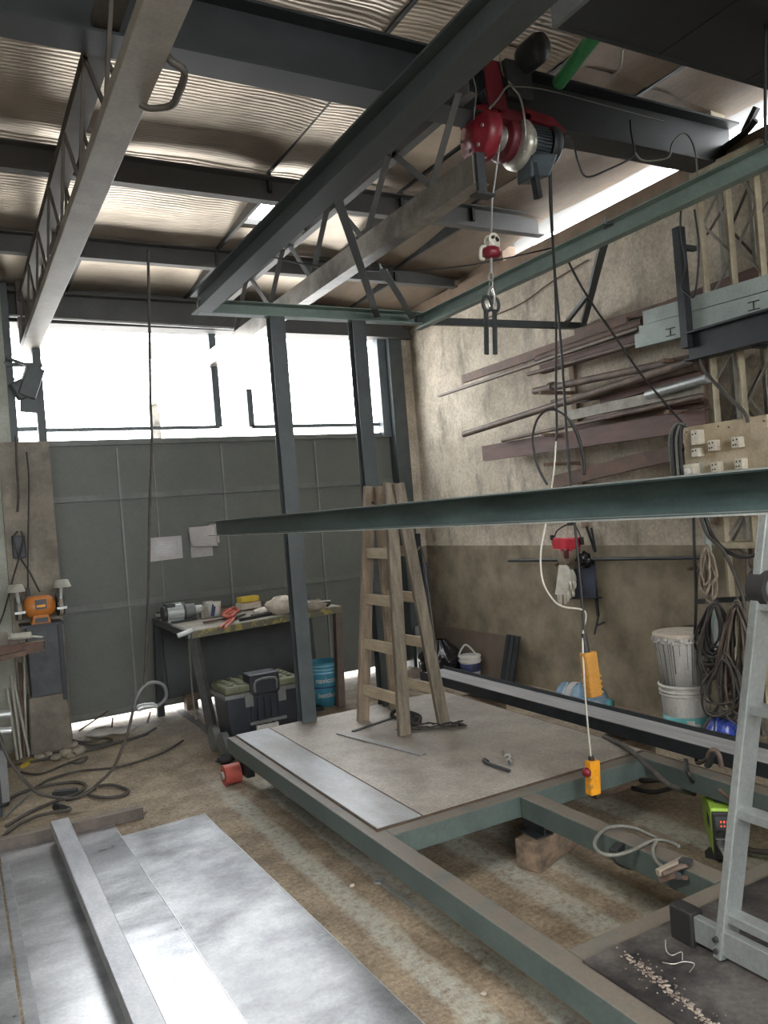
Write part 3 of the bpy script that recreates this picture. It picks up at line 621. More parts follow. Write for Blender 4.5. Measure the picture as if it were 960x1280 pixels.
cable('bent_wire', [onz(778, 62, 3.6), onz(775, 85, 3.6), onz(765, 95, 3.6)], .006, 'pale_pipe', 'pale bent wire hanging beside the green pipe', 'wire', sub=4)
# conduit in front of the lintel
cd = MB().cyl(ony(0, 394, 6.86), ony(335, 413, 6.86), .012, n=10).build('conduit', 'galv'); tag(cd, 'thin bright conduit along the lintel over the window', 'conduit')

# ================================================================== HOIST
def hp(x, y, Y=3.1): return ony(x, y, Y)
hz = 3.355
ht = thing('electric_hoist', 'red electric hoist with finned grey motor hanging from the dark runway beam', 'hoist', (2.7, 3.1, 3.2))
def hcyl(x0, x1, r0, r1=None, y=3.1, z=hz, n=24): return MB().cyl((x0, y, z), (x1, y, z), r0, r1, n)
m = MB().lathe((2.41, 3.1, hz), [(.0, .0), (.045, .0), (.05, .012), (.115, .03), (.132, .045), (.132, .12), (.12, .135), (.0, .135)], 28, (1, 0, 0))
m.box((2.45, 2.98, hz - .02), (2.55, 3.0, hz + .06)); m.build('drum_end_housing', 'red', ht, label='round red end housing')
m = MB()
for k in range(6):
    a = k * math.pi / 3; m.cyl((2.418, 3.1 + .085 * math.cos(a), hz + .085 * math.sin(a)), (2.43, 3.1 + .085 * math.cos(a), hz + .085 * math.sin(a)), .009, n=8)
m.build('cover_bolts', 'steel_rope', ht)
MB().lathe((2.545, 3.1, hz), [(.062 + .004 * (k % 2), k * .0065) for k in range(16)], 24, (1, 0, 0)).build('rope_drum', 'steel_rope', ht)
MB().lathe((2.645, 3.1, hz), [(0, 0), (.10, 0), (.112, .01), (.112, .055), (.095, .07), (0, .07)], 24, (1, 0, 0)).build('drum_flange', 'red_dark', ht)
MB().lathe((2.715, 3.07, hz - .035), [(0, 0), (.085, 0), (.118, .012), (.122, .05), (.105, .085), (.06, .10), (0, .10)], 28, (1, 0, 0)).build('gear_cover', 'cast', ht, label='bare aluminium gear cover')
mo = MB().lathe((2.80, 3.08, hz - .005), [(0, 0), (.078, 0), (.078, .17), (0, .17)], 24, (1, 0, 0)).build('motor', 'motor', ht)
f_ = MB()
for k in range(36):
    a = 2 * math.pi * k / 36; c = Vector((0, math.cos(a), math.sin(a))); o_ = Vector((2.815, 3.08, hz - .005))
    f_.bar(o_ + c * .083, o_ + c * .083 + Vector((.14, 0, 0)), .004, .016, c)
f_.build('cooling_fins', 'motor', mo)
MB().lathe((2.965, 3.08, hz - .005), [(.098, 0), (.104, .01), (.104, .06), (.088, .085), (.03, .095), (0, .095)], 26, (1, 0, 0)).build('fan_cover', 'black_steel', mo)
b = MB().hexa([(2.745, 2.98, 3.13), (2.90, 2.98, 3.15), (2.90, 3.10, 3.15), (2.745, 3.10, 3.13), (2.76, 2.98, 3.25), (2.985, 2.98, 3.27), (2.985, 3.10, 3.27), (2.76, 3.10, 3.25)])
b.build('control_box', 'motor', ht, bevel=.01)
m = MB()
for y in (3.03, 3.17): m.cyl((2.5, y, 3.435), (3.07, y, 3.42), .016, n=10)
m.box((2.56, 3.0, 3.40), (2.80, 3.2, 3.452)); m.build('tie_frame', 'red_dark', ht)
MB().hexa([(2.76, 3.0, 3.425), (3.09, 3.0, 3.405), (3.09, 3.03, 3.405), (2.76, 3.03, 3.425), (2.76, 3.0, 3.475), (2.98, 3.0, 3.46), (2.98, 3.03, 3.46), (2.76, 3.03, 3.475)]).build('limit_lever', 'red', ht)
for y in (2.985, 3.215):
    MB().hexa([(2.455, y - .006, 3.43), (2.60, y - .006, 3.43), (2.60, y + .006, 3.43), (2.455, y + .006, 3.43), (2.44, y - .006, 3.66), (2.55, y - .006, 3.66), (2.55, y + .006, 3.66), (2.44, y + .006, 3.66)]).build('trolley_plate', 'red_dark', ht)
for x in (2.47, 2.53):
    for y, s in ((2.992, 1), (3.208, -1)): MB().cyl((x, y, 3.505), (x, y + s * .05, 3.505), .028, n=16).build('trolley_wheel', 'dark_steel', ht)
m = MB().lathe((2.76, 2.99, 3.70), [(0, 0), (.07, 0), (.075, .02), (.075, .12), (.06, .15), (0, .16)], 24, (0, -1, 0))
m.build('travel_motor', 'black_steel', ht)
MB().box((2.60, 2.97, 3.50), (2.80, 3.01, 3.68)).build('travel_gearbox', 'dark_steel', ht)
MB().bar((2.775, 3.0, 3.26), (2.795, 2.99, 3.03), .035, .035).build('hanging_stop_bar', 'black_steel', ht)
for o in list(ht.children_recursive):
    for v in o.data.vertices:
        v.co.x = 2.34 + (v.co.x + ORG[o.name].x - 2.41) * .78 - ORG[o.name].x; v.co.z += .045
rp = MB().tube([(2.475, 3.04, hz - .0), hp(615, 250), hp(614, 296)], .0045, 6).build('lifting_rope', 'steel_rope', ht)
hb = MB()
c0 = hp(615, 301)
for dy in (-.022, .018): hb.lathe(c0 + Vector((0, dy, 0)), [(0, 0), (.034, 0), (.034, .006), (0, .006)], 18, (0, 1, 0))
hb.hexa([c0 + Vector(q) for q in ((-.035, -.02, -.06), (.03, -.02, -.06), (.03, .02, -.06), (-.035, .02, -.06), (-.03, -.02, 0), (.034, -.02, 0), (.034, .02, 0), (-.03, .02, 0))])
hbo = hb.build('pulley_block', 'hook_white', ht, label='cream pulley block with red lower half', bevel=.003)
c1 = hp(614, 316)
MB().lathe(c1 + Vector((0, 0, -.028)), [(0, 0), (.03, 0), (.047, .012), (.047, .042), (.03, .055), (0, .055)], 20, (0, 0, 1)).build('red_cap', 'red', hbo)
m = MB(); 
for dx in (-.013, .012): m.cyl(c0 + Vector((dx, -.032, .008 * (1 if dx < 0 else -1))), c0 + Vector((dx, -.02, .008)), .008, n=10)
m.build('pulley_pin', 'black', hbo)
MB().tube([hp(607, 308), hp(602, 309), hp(600.5, 316), hp(601, 323), hp(605, 324)], .008, 8, 4).build('side_hook', 'hook_white', hbo)
MB().cyl(hp(614, 318), hp(613.5, 343), .008, n=10).build('swivel_rod', 'steel_rope', hbo)
for a, b_ in ((341, 352), (350, 361)):
    pa, pb = hp(613.7, a), hp(613.7, b_); w_ = .011; d_ = Vector((1, 0, 0)) if a == 341 else Vector((0, 1, 0))
    MB().tube([pa, pa.lerp(pb, .2) + d_ * w_, pa.lerp(pb, .8) + d_ * w_, pb, pa.lerp(pb, .8) - d_ * w_, pa.lerp(pb, .2) - d_ * w_], .0042, 6, 4, True).build('chain_link', 'steel_rope', hbo)
MB().tube([hp(613.5, 358), hp(616.5, 363), hp(618, 372), hp(617, 381), hp(613.5, 386), hp(610.5, 381), hp(610, 375)], [.006, .008, .010, .011, .011, .008, .005], 8, 1).build('lifting_hook', 'chrome', hbo, label='bright steel hook')
MB().tube([hp(613.5, 358), hp(611, 364), hp(610, 372)], .005, 6, 3).build('hook_latch', 'chrome', hbo)
# lifting tongs
tg = thing('lifting_tongs', 'pair of black steel lifting bars with ring heads hanging from the hoist hook', 'tongs', hp(613, 443))
for sx, x0, x1 in ((-1, 607.5, 608.2), (1, 618, 619)):
    m = MB(); cc = hp(608 if sx < 0 else 619, 380, 3.1 + sx * .0)
    m.tube([cc + Vector((.026 * math.cos(t), sx * .006, .036 * math.sin(t))) for t in [k * math.pi / 7 for k in range(14)]], .0085, 7, 1, True)
    m.bar(hp(x0, 387), hp(x1, 443), .021, .012, (0, 1, 0)); m.build('bar', 'black_steel', tg)
# wires looped on the hoist
cable('hoist_cable', [hp(624, 66, 3.0), hp(628, 90, 3.0), hp(640, 108, 2.96), hp(650, 122, 2.96), hp(655, 145, 2.96), hp(657, 172, 2.98), hp(655, 190, 3.0)], .005, 'steel_rope', None, None, ht)
cable('hoist_cable', [hp(640, 108, 2.95), hp(680, 112, 2.96), hp(760, 133, 2.98), hp(830, 152, 3.0)], .003, 'grey_cable', None, None, ht)
cable('hoist_cable', [hp(591, 95, 2.95), hp(595, 115, 2.95), hp(592, 150, 2.95)], .003, 'grey_cable', None, None, ht)
cable('hoist_cable', [hp(612, 136, 2.94), hp(622, 124, 2.94), hp(632, 110, 2.94), hp(640, 106, 2.94)], .0055, 'grey_cable', None, None, ht)
cable('festoon_cable', [hp(706, 170, 3.0), hp(716, 175, 3.0), hp(722, 200, 3.0), hp(733, 221, 3.0), hp(760, 212, 3.0), hp(785, 200, 3.0), hp(793, 192, 3.0), hp(789, 165, 3.0), hp(788, 150, 3.0)], .006, 'black', 'black festoon cable drooping under the runway beam right of the hoist', 'cable')
cable('wire_loop', [hp(793, 190, 3.0), hp(805, 201, 3.0), hp(835, 197, 3.0), hp(840, 180, 3.0), hp(855, 166, 3.0), hp(866, 180, 3.0), hp(871, 205, 3.0), hp(872, 240, 3.02)], .005, 'grey_cable', 'grey wire arching over the right end of the runway beam', 'wire')
# pendants
def pl(x, y): return ony(x, y, 3.04 - .42 * max(0, min(1, (y - 240) / 600)))
pb = thing('pendant_control', 'dusty orange pendant control with black cable hanging tilted in front of the wall', 'controller', pl(747, 872))
cable('cable', [pl(688, 180), pl(689, 240), pl(692, 320), pl(699, 403), pl(705, 487), pl(710, 570), pl(716, 630), pl(725, 724), pl(729, 771), pl(730, 795)], .0065, 'black', parent=pb)
a, b_ = pl(735, 815), pl(742.5, 871)
MB().prof(a, b_, [(-.032, -.022), (.032, -.022), (.036, 0), (.032, .022), (-.032, .022), (-.036, 0)], (0, 1, 0)).build('housing', 'orange_dark', pb, bevel=.006)
for k in range(4): 
    q = a.lerp(b_, .52 + .12 * k); MB().obox(q + Vector((0, -.0, 0)), .074, .05, .007, (0, .12, 0)).build('grip_rib', 'orange_dark', pb)
MB().cyl(pl(729.5, 792), pl(733, 816), .012, .017, 10).build('cable_gland', 'black', pb)
p2 = thing('pendant_control', 'bright orange push-button pendant with pale cable and red stop button over the platform opening', 'controller', pl(741, 992))
cable('cable', [pl(695, 550), pl(692, 590), pl(683, 650), pl(676, 690), pl(678, 725), pl(690, 748), pl(703, 758), pl(727, 762), pl(732.5, 770), pl(729, 790), pl(728.5, 812), pl(731, 860), pl(735, 910), pl(739, 950)], .0042, 'white_cable', None, None, p2)
cable('upper_cable', [pl(686, 180), pl(688, 260), pl(693, 340), pl(695, 403), pl(695, 487), pl(696, 535), pl(695, 552)], .006, 'black', None, None, p2)
a, b_ = pl(740, 950), pl(741.5, 993)
MB().prof(a, b_, [(-.028, -.02), (.03, -.02), (.03, .02), (-.028, .02)], (0, 1, 0)).build('housing', 'orange', p2, bevel=.007)
for k in range(2):
    q = a.lerp(b_, .45 + .25 * k); MB().cyl(q + Vector((-.02, -.01, 0)), q + Vector((-.038, -.014, 0)), .012, n=12).build('push_button', 'orange_dark', p2)
q = a.lerp(b_, .28); MB().lathe(q + Vector((-.028, -.008, 0)), [(.012, 0), (.014, .01), (.021, .012), (.018, .026), (0, .029)], 16, (-1, -.2, 0)).build('stop_button', 'red', p2, label='red mushroom stop button')
MB().cyl(pl(738.5, 945), pl(739.5, 952), .011, .015, 10).build('cable_gland', 'black', p2)
cl = cable('cable_coil', [pl(684, 606), pl(673, 585), pl(667, 562), pl(666, 543), pl(673, 522), pl(687, 512), pl(703, 517), pl(717, 533), pl(726, 558), pl(730, 580), pl(730, 593)], [.006] * 40 + [.009] * 21, 'black', 'big open loop of black cable hanging in front of the pipe rack', 'cable')
# long diagonal cable to the power board, and the sagging wire under the roof
def onl(x, y, x0, X0, x1, X1): return onx(x, y, X0 + (X1 - X0) * (x - x0) / (x1 - x0))
cable('supply_cable', [onl(x, y, 708, 2.92, 857, 3.96) for x, y in ((708, 322), (725, 355), (745, 387), (763, 412), (800, 466), (830, 502), (857, 533))], .007, 'black', 'long black cable running diagonally down to the plywood power board', 'cable')
cable('sagging_wire', [ony(x, y, 4.6) for x, y in ((335, 320), (385, 331), (440, 337), (520, 338), (590, 331), (650, 319), (690, 310))], .006, 'black', 'thin black wire sagging under the roof from truss to right wall', 'wire')
cable('wall_wire', [onx(x, y, 4.27) for x, y in ((560, 405), (600, 400), (650, 380), (690, 352), (735, 325))], .006, 'rust', 'thin brown wire along the upper right wall behind the hook', 'wire')

# ================================================================== WOODEN STEPLADDER
ld = thing('wooden_stepladder', 'weathered wooden double stepladder standing open on the steel deck', 'stepladder', (2.2, 4.0, .356))
A0 = onz(126 / 3.767 + 420, 1172 / 3.767 + 590, .356); B0 = onz(322 / 3.767 + 420, 1240 / 3.767 + 590, .356); C0 = onz(506 / 3.767 + 420, 1180 / 3.767 + 590, .356)
D0 = A0 + (C0 - B0) * .93 + Vector((.0, .03, 0)); D0 = Vector((D0.x, D0.y, .356))
mid = (A0 + B0 + C0 + D0) / 4
def topat(x, y, Yo): return ony(x, y, Yo)
zt = 1.73
def onz2(x, y, base):  # point on the vertical plane through base that faces the lens
    d = ray(x, y); n = Vector((.48, .877, 0)); t = (base.dot(n)) / (Vector(d).dot(n)); return Vector(EYE) + Vector(d) * t
A1 = onz2(462, 608, A0 + Vector((.05, .02, 0))); B1 = onz2(487, 604, B0 + Vector((.05, .12, 0))); C1 = onz2(497, 604, C0 + Vector((-.10, -.02, 0))); D1 = onz2(474, 608, D0 + Vector((-.10, -.16, 0)))
rd = (B0 - A0); rd.z = 0; rd.normalize()
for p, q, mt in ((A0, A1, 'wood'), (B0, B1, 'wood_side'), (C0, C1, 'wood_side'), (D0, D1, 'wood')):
    MB().bar(p, q, .028, .075, (B0 - A0).cross(UP)).build('stile', mt, ld, bevel=.003)
def rung(P0, P1, Q0, Q1, tt, w=.028, h=.062):
    a = P0.lerp(P1, tt); b_ = Q0.lerp(Q1, tt); d = (b_ - a).normalized()
    MB().bar(a - d * .005, b_ + d * .005, w, h).build('rung', 'rung', ld, bevel=.003)
for k in range(4): rung(A0, A1, B0, B1, (.135, .33, .52, .715)[k] + .0)
for k in range(4): rung(D0, D1, C0, C1, (.14, .335, .525, .72)[k], .026, .06)
for (P0, P1, Q0, Q1) in ((A0, A1, D0, D1), (B0, B1, C0, C1)):
    a = P0.lerp(P1, .93); b_ = Q0.lerp(Q1, .93); MB().cyl(a, b_, .008, n=8).build('hinge_bolt', 'dark_steel', ld)
cable('tie_cord', [C0.lerp(C1, .72) + Vector((.05, 0, 0)), C0.lerp(C1, .70) + Vector((.075, 0, .02)), C0.lerp(C1, .5) + Vector((.06, 0, 0)), C0.lerp(C1, .3) + Vector((.03, -.02, 0))], .006, 'dirty_cable', parent=ld)
# things lying on the deck
zd = .357
sp_ = thing('ratchet_strap', 'black webbing strap lying crumpled on the deck at the ladder foot', 'strap', onz(530, 905, zd))
def ribbon(pts, w, m, parent, name='webbing', hh=.006):
    pts = spline([Vector(p) for p in pts], 6); mb = MB(); v = []
    for i, p in enumerate(pts):
        t = pts[min(i + 1, len(pts) - 1)] - pts[max(i - 1, 0)]; s = t.cross(UP).normalized() * w / 2
        up = UP * (.004 + .012 * abs(math.sin(i * .9)))
        v += [p - s, p + s + up]
    mb.add(v, [(2 * i, 2 * i + 1, 2 * i + 3, 2 * i + 2) for i in range(len(pts) - 1)], True)
    return mb.build(name, m, parent, solid=hh)
ribbon([onz(497, 912, zd + .006), onz(520, 911, zd + .01), onz(545, 909, zd + .006), onz(560, 905, zd + .012), onz(572, 905, zd + .008), onz(580, 908, zd + .006)], .045, 'strap', sp_)
ribbon([onz(515, 908, zd + .012), onz(540, 905, zd + .02), onz(560, 909, zd + .012), onz(576, 902, zd + .02)], .04, 'strap', sp_)
m = MB(); m.tube([onz(490, 892, zd + .03), onz(496, 888, zd + .055), onz(510, 890, zd + .055), onz(525, 896, zd + .03), onz(520, 905, zd + .01), onz(503, 900, zd + .01), onz(492, 896, zd + .01)], .012, 6, 4, True); m.build('ratchet_loop', 'strap', sp_)
MB().obox(onz(518, 899, zd + .02), .07, .05, .035, (0, 0, .5)).build('ratchet', 'dark_steel', sp_)
fb = thing('steel_angle_strip', 'thin grey steel strip with dark cross bar lying on the deck before the ladder', 'strip', onz(480, 930, zd))
MB().bar(onz(424, 916, zd + .004), onz(529, 943, zd + .004), .045, .006).build('flat_bar', 'deck_strip', fb)
MB().bar(onz(441, 914, zd + .004), onz(494, 896, zd + .004), .02, .006).build('cross_bar', 'dark_steel', fb)
q = thing('hooked_rod', 'short dark steel rod with hooked end lying on the deck edge', 'rod', onz(622, 957, zd))
MB().tube([onz(610, 952, zd + .01), onz(606, 949, zd + .015), onz(607, 953, zd + .01), onz(637, 963.5, zd + .01)], .008, 8, 3).build('shaft', 'dark_steel', q)
q = thing('steel_bolt', 'short steel bolt with nut lying beside the hooked rod on the deck', 'bolt', onz(635, 950, zd))
MB().cyl(onz(633, 943, zd + .012), onz(637, 955, zd + .012), .008, n=8).build('shank', 'dark_steel', q)
MB().cyl(onz(632.5, 941, zd + .014), onz(634.3, 946, zd + .014), .018, n=6, smooth=False).build('head', 'steel_rope', q)
MB().cyl(onz(635.6, 950, zd + .013), onz(636.2, 952, zd + .013), .014, n=6, smooth=False).build('nut', 'steel_rope', q)

# ================================================================== WORK TABLE
zt_ = .85
F0, F1, G0, G1 = onz(238, 789, zt_), onz(425, 757, zt_), onz(193, 772, zt_), None
G1 = G0 + (F1 - F0) * .97
wt = thing('steel_work_table', 'steel work table with chipped yellow edge standing before the gate', 'table', (2.1, 6.4, 0))
TOP = MB().hexa([F0 - UP * .012, F1 - UP * .012, G1 - UP * .012, G0 - UP * .012, F0, F1, G1, G0]).build('table_top', 'table_top', wt)
MB().bar(F0 - UP * .028, F1 - UP * .028, .04, .05).build('front_rail', 'yellow_chip', wt, label='front rail in chipped yellow paint')
MB().bar(G0 - UP * .028, G1 - UP * .028, .04, .05).build('back_rail', 'table_steel', wt)
MB().bar(F0 - UP * .028, G0 - UP * .028, .04, .05).build('end_rail', 'table_steel', wt)
MB().bar(F1 - UP * .028, G1 - UP * .028, .04, .05).build('end_rail', 'yellow_chip', wt)
for p, mt, f in ((F0, 'table_steel', onz(268, 924, 0)), (F1, 'table_rust', onz(426, 883, 0)), (G0, 'black_steel', onz(201, 895, 0)), (G1, 'black_steel', Vector((G1.x - .05, G1.y - .05, 0)))):
    MB().bar(Vector((f.x, f.y, 0)), Vector((p.x + (.02 if p in (F0, G0) else -.03), p.y, zt_ - .05)), .06, .06).build('leg', mt, wt)
def tp(x, y, dz=0): return onz(x, y, zt_ + dz)
z1 = zt_ + .002
vm = thing('gear_motor', 'grey geared motor lying at the left end of the work table', 'motor', tp(228, 778))
c = tp(224, 777); d = (tp(250, 774) - tp(208, 780)); d.z = 0; d.normalize(); c.z = z1 + .075
for k_, (s0, s1, r_) in enumerate(((-.13, -.10, .06), (-.10, .03, .07), (.03, .045, .078), (.045, .13, .055), (.13, .19, .036))):
    MB().cyl(c + d * s0, c + d * s1, r_, n=20).build('body_section', ('dark_steel', 'galv', 'dark_steel', 'chest_grey', 'galv')[k_], vm)
_fm = MB()
for k_ in range(14):
    a_ = 2 * math.pi * k_ / 14; s_, u_ = frame_axes(d); q_ = s_ * math.cos(a_) + u_ * math.sin(a_); _fm.bar(c - d * .095 + q_ * .072, c + d * .025 + q_ * .072, .004, .010, q_)
_fm.build('cooling_fins', 'galv', vm)
MB().obox(c - d * .07 + UP * .03, .07, .10, .09, (0, 0, math.atan2(d.y, d.x))).build('terminal_box', 'dark_steel', vm)
MB().obox(c + d * .03 - UP * .067, .20, .12, .012, (0, 0, math.atan2(d.y, d.x))).build('foot_plate', 'dark_steel', vm)
MB().obox(c + d * .22 - UP * .03, .09, .07, .09, (0, 0, math.atan2(d.y, d.x))).build('gearbox', 'table_top', vm)
def lying(name, label, cat, m, x0, y0, x1, y1, r, flat=.6, dz=0):
    a = tp(x0, y0, dz + r); b_ = tp(x1, y1, dz + r); o = MB().bar(a, b_, r * 2, r * 2 * flat).build(name, m); tag(o, label, cat); return o
cp = thing('plastic_tub', 'white plastic tub with blue label strip standing among tools on the table', 'tub', tp(268, 770))
k = tp(268, 771); MB().lathe((k.x, k.y, z1), [(0, 0), (.05, 0), (.062, .12), (.056, .12), (.046, .01), (0, .01)], 18).build('tub', 'white_plastic', cp)
MB().obox((k.x - .02, k.y - .052, z1 + .06), .03, .012, .10, (0, 0.2, 0)).build('label_strip', 'navy', cp)
k = tp(252, 771); o = MB().obox((k.x, k.y, z1 + .03), .10, .07, .06, (0, 0, .2)).build('small_box', 'galv', bevel=.004); tag(o, 'small grey box standing left of the white tub on the table', 'box')
k = tp(262, 767); o = MB().cyl((k.x, k.y + .03, z1), (k.x, k.y + .03, z1 + .10), .045, .045, 14).build('plastic_bottle', 'white_plastic'); tag(o, 'pale plastic bottle standing just behind the white tub', 'bottle')
rc = cable('red_lead', [tp(x, y, .03 + .01 * (i % 2)) for i, (x, y) in enumerate(((278, 768), (284, 762), (294, 765), (288, 771), (280, 769), (292, 760), (298, 764), (286, 767)))], .013, 'pink', 'tangle of red cable lying right of the white tub', 'cable')
pr = thing('long_pliers', 'pliers with red grips lying on the front edge of the table', 'pliers', tp(285, 778))
MB().tube([tp(275, 784, .02), tp(285, 776, .02), tp(294, 771, .02)], .012, 6, 3, flat=.6).build('grip', 'pink', pr)
MB().tube([tp(281, 785, .02), tp(288, 778, .02), tp(294, 771, .02)], .011, 6, 3, flat=.6).build('grip', 'pink', pr)
MB().bar(tp(293, 772, .02), tp(305, 768, .02), .03, .014).build('jaw', 'dark_steel', pr)
yb = thing('yellow_case', 'small yellow plastic case lying at the back of the table', 'case', tp(310, 762))
k = tp(311, 762); MB().obox((k.x, k.y, z1 + .09), .17, .10, .05, (0, 0, .15)).build('body', 'skin_yellow', yb, bevel=.008)
MB().obox((k.x, k.y, z1 + .035), .19, .12, .06, (0, 0, .15)).build('base', 'cloth', yb, bevel=.01)
o = MB().blob(tp(352, 757, .065), (.13, .10, .075), 5, 18, 12, .18).build('cloth_bundle', 'cloth'); tag(o, 'pale crumpled cloth bundle on the table beside the steel post', 'cloth')
o = MB().blob(tp(328, 764, .03), (.07, .06, .03), 9, 14, 9, .2).build('work_glove', 'glove'); tag(o, 'pale work glove lying between yellow case and cloth bundle', 'glove')
lying('steel_rod', 'long dark steel rod lying along the front of the table', 'rod', 'dark_steel', 300, 775, 365, 762, .012, 1)
lying('steel_bar', 'flat dark steel bar lying along the middle of the table', 'bar', 'rust', 255, 778, 300, 770, .016, .5)
lying('steel_bar', 'flat black bar lying just behind the long dark rod', 'bar', 'black_steel', 315, 770, 352, 763, .018, .5)
lying('file_tool', 'brown flat file lying right of the post on the table', 'file', 'rust', 383, 762, 400, 758, .016, .5)
o = cable('spanner_ring', [tp(399, 757, .02), tp(402, 753, .05), tp(408, 751, .055), tp(412, 754, .03), tp(409, 757, .02)], .013, 'black_steel', 'black curved clamp lying at the right end of the table', 'clamp', sub=4)
o = MB().cyl(tp(384, 753, .075), tp(413, 751, .06), .006, n=8).build('welding_rod', 'white_cable'); tag(o, 'thin pale rod propped across tools at the table right end', 'rod')
o = MB().blob(tp(392, 757, .04), (.10, .06, .045), 14, 12, 8, .25).build('wire_brush', 'rubble'); tag(o, 'small heap-shaped brown wire brush under the thin pale rod', 'brush')
vc = thing('bench_clamp', 'small clamp with bright bar handle gripping the left table end', 'clamp', tp(205, 775))
MB().obox(G0 + Vector((.03, -.12, .02)), .05, .06, .07).build('jaw', 'dark_steel', vc)
MB().cyl(G0 + Vector((-.03, -.16, .03)), G0 + Vector((.07, -.14, .03)), .016, n=10).build('screw', 'galv', vc)
MB().cyl(G0 + Vector((.02, -.36, .03)), G0 + Vector((.07, -.36, -.11)), .010, n=8).build('bar_handle', 'chrome', vc)
o = MB().cyl(ony(222, 795, 5.72), ony(241, 788, 5.72), .018, n=12).build('pipe_offcut', 'galv'); tag(o, 'short bright pipe offcut projecting from the near left table corner', 'pipe')
cable('loose_cable', [ony(x, y, 5.95) for x, y in ((236, 800), (238, 830), (240, 860), (243, 885), (245, 900))], .007, 'grey_cable', 'thin grey cord hanging beside the near left table leg', 'cord')
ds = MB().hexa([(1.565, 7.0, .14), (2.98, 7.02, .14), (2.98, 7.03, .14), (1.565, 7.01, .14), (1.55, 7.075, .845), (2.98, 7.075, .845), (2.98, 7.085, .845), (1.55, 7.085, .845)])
ds = ds.build('dark_sheet', 'dark_sheet'); tag(ds, 'dark sheet leaning on the gate under the table', 'sheet')  # plain dark panel against the gate, up to table height
sb = MB().box((1.7, 6.96, 0), (1.8, 7.08, .14)).build('sheet_block', 'block'); tag(sb, 'timber offcut under the left end of the dark sheet', 'block')
sb = MB().box((2.7, 6.96, 0), (2.8, 7.08, .14)).build('sheet_block', 'block'); tag(sb, 'timber offcut under the right end of the dark sheet', 'block')

# ================================================================== TOOL CHEST
tc = thing('tool_chest', 'black wheeled tool chest with olive lid between table and platform', 'tool chest', (1.82, 5.42, 0))
x0, x1, y0, y1 = 1.56, 2.10, 5.30, 5.62
m = MB().hexa([(x0 + .03, y0 + .02, .07), (x1 - .03, y0 + .02, .07), (x1 - .03, y1 - .02, .07), (x0 + .03, y1 - .02, .07), (x0, y0, .42), (x1, y0, .42), (x1, y1, .42), (x0, y1, .42)])
m.build('body', 'chest', tc, bevel=.012)
m = MB()
for k in range(5): m.box((x0 + .17 + k * .05, y0 - .006, .17), (x0 + .185 + k * .05, y0 + .02, .38))
m.build('body_ribs', 'chest', tc)
MB().box((x0 - .012, y0 - .012, .40), (x1 + .012, y1 + .012, .43)).build('rim', 'chest_grey', tc, bevel=.006)
MB().box((x0 - .005, y0 - .008, .43), (x1 + .005, y1 + .008, .485)).build('lid', 'olive', tc, bevel=.018)
m = MB()
for i in range(7):
    for j in range(4):
        if not (2 <= i <= 4 and j < 2): m.blob((x0 + .05 + i * .073, y0 + .05 + j * .073, .49), (.024, .024, .012), i * 9 + j, 8, 5, .15)
m.build('lid_studs', 'olive', tc, kind='stuff')
MB().box((x0 + .17, y0 - .022, .40), (x0 + .39, y0 + .14, .545)).build('carry_tray', 'chest', tc, bevel=.012)
m = MB(); m.tube([(x0 + .20, y0 - .028, .43), (x0 + .21, y0 - .04, .505), (x0 + .35, y0 - .04, .505), (x0 + .36, y0 - .028, .43)], .010, 7, 3); m.build('tray_handle', 'chest_grey', tc)
for x in (x0 + .13, x0 + .37): MB().box((x, y0 - .02, .33), (x + .06, y0 + .005, .42)).build('latch', 'chest_grey', tc, bevel=.004)
MB().box((x0 + .15, y0 - .028, .205), (x0 + .42, y0 + .0, .225)).build('pull_bar', 'chest_grey', tc)
MB().box((x0 + .20, y0 - .012, .09), (x0 + .36, y0 + .012, .19)).build('front_pad', 'white_plastic', tc, label='pale panel low on the front')
for y in (y0 + .04, y1 - .04):
    MB().cyl((x0 - .045, y, .09), (x0 + .0, y, .09), .09, n=20).build('wheel', 'chest_grey', tc)
for x in (x1 - .05, ): MB().box((x - .03, y0 + .03, 0), (x + .03, y1 - .03, .075)).build('foot', 'chest', tc)
o = MB().blob((1.50, 5.22, .03), (.06, .05, .03), 31, 10, 7, .3).build('steel_offcut', 'dark_steel'); tag(o, 'small dark lump of scrap beside the wheel of the tool chest', 'scrap')

# blue bucket
def bucket(c, rb, rt, h, m, name, label, cat, rings=(), th=.004):
    t = thing(name, label, cat, c); cx, cy, cz = c
    pr = [(0, 0), (rb, 0), (rb + (rt - rb) * .75, h * .75)]
    pr += [(rt, h - .004), (rt, h), (rt - th * 2, h), (rb - th, .01), (0, .01)]
    MB().lathe(c, pr, 32).build('body', m, t)
    for z in rings:
        r = rb + (rt - rb) * z / h; MB().lathe((cx, cy, cz + z - .007), [(r, 0), (r + .009, .002), (r + .009, .012), (r, .014)], 32).build('ring', 'light_blue' if m == 'blue_bucket' else m, t)
    return t
bc = onz(405, 882, 0); bc = Vector((2.70, 6.24, 0))
bk = bucket(bc, .118, .142, .37, 'blue_bucket', 'paint_bucket', 'open blue plastic paint bucket with white lettering under the table right end', 'bucket', (.285, .315, .345))
def wrap_text(s, size, c, r0, r1, h, zc_, ang, m, parent, name, bold=True):
    v, f = text_verts(s, size, bold)
    mb = MB(); vv = []
    for x, y, _ in v:
        z = zc_ + y; r = r0 + (r1 - r0) * z / h + .0022; a = ang + x / r
        vv.append((c[0] + r * math.cos(a), c[1] + r * math.sin(a), c[2] + z))
    mb.add(vv, f); return mb.build(name, m, parent)
aim = math.atan2(-bc.y, -bc.x)
wrap_text('navicos', .062, bc, .118, .142, .37, .225, aim + .16, 'white_plastic', bk, 'lettering')
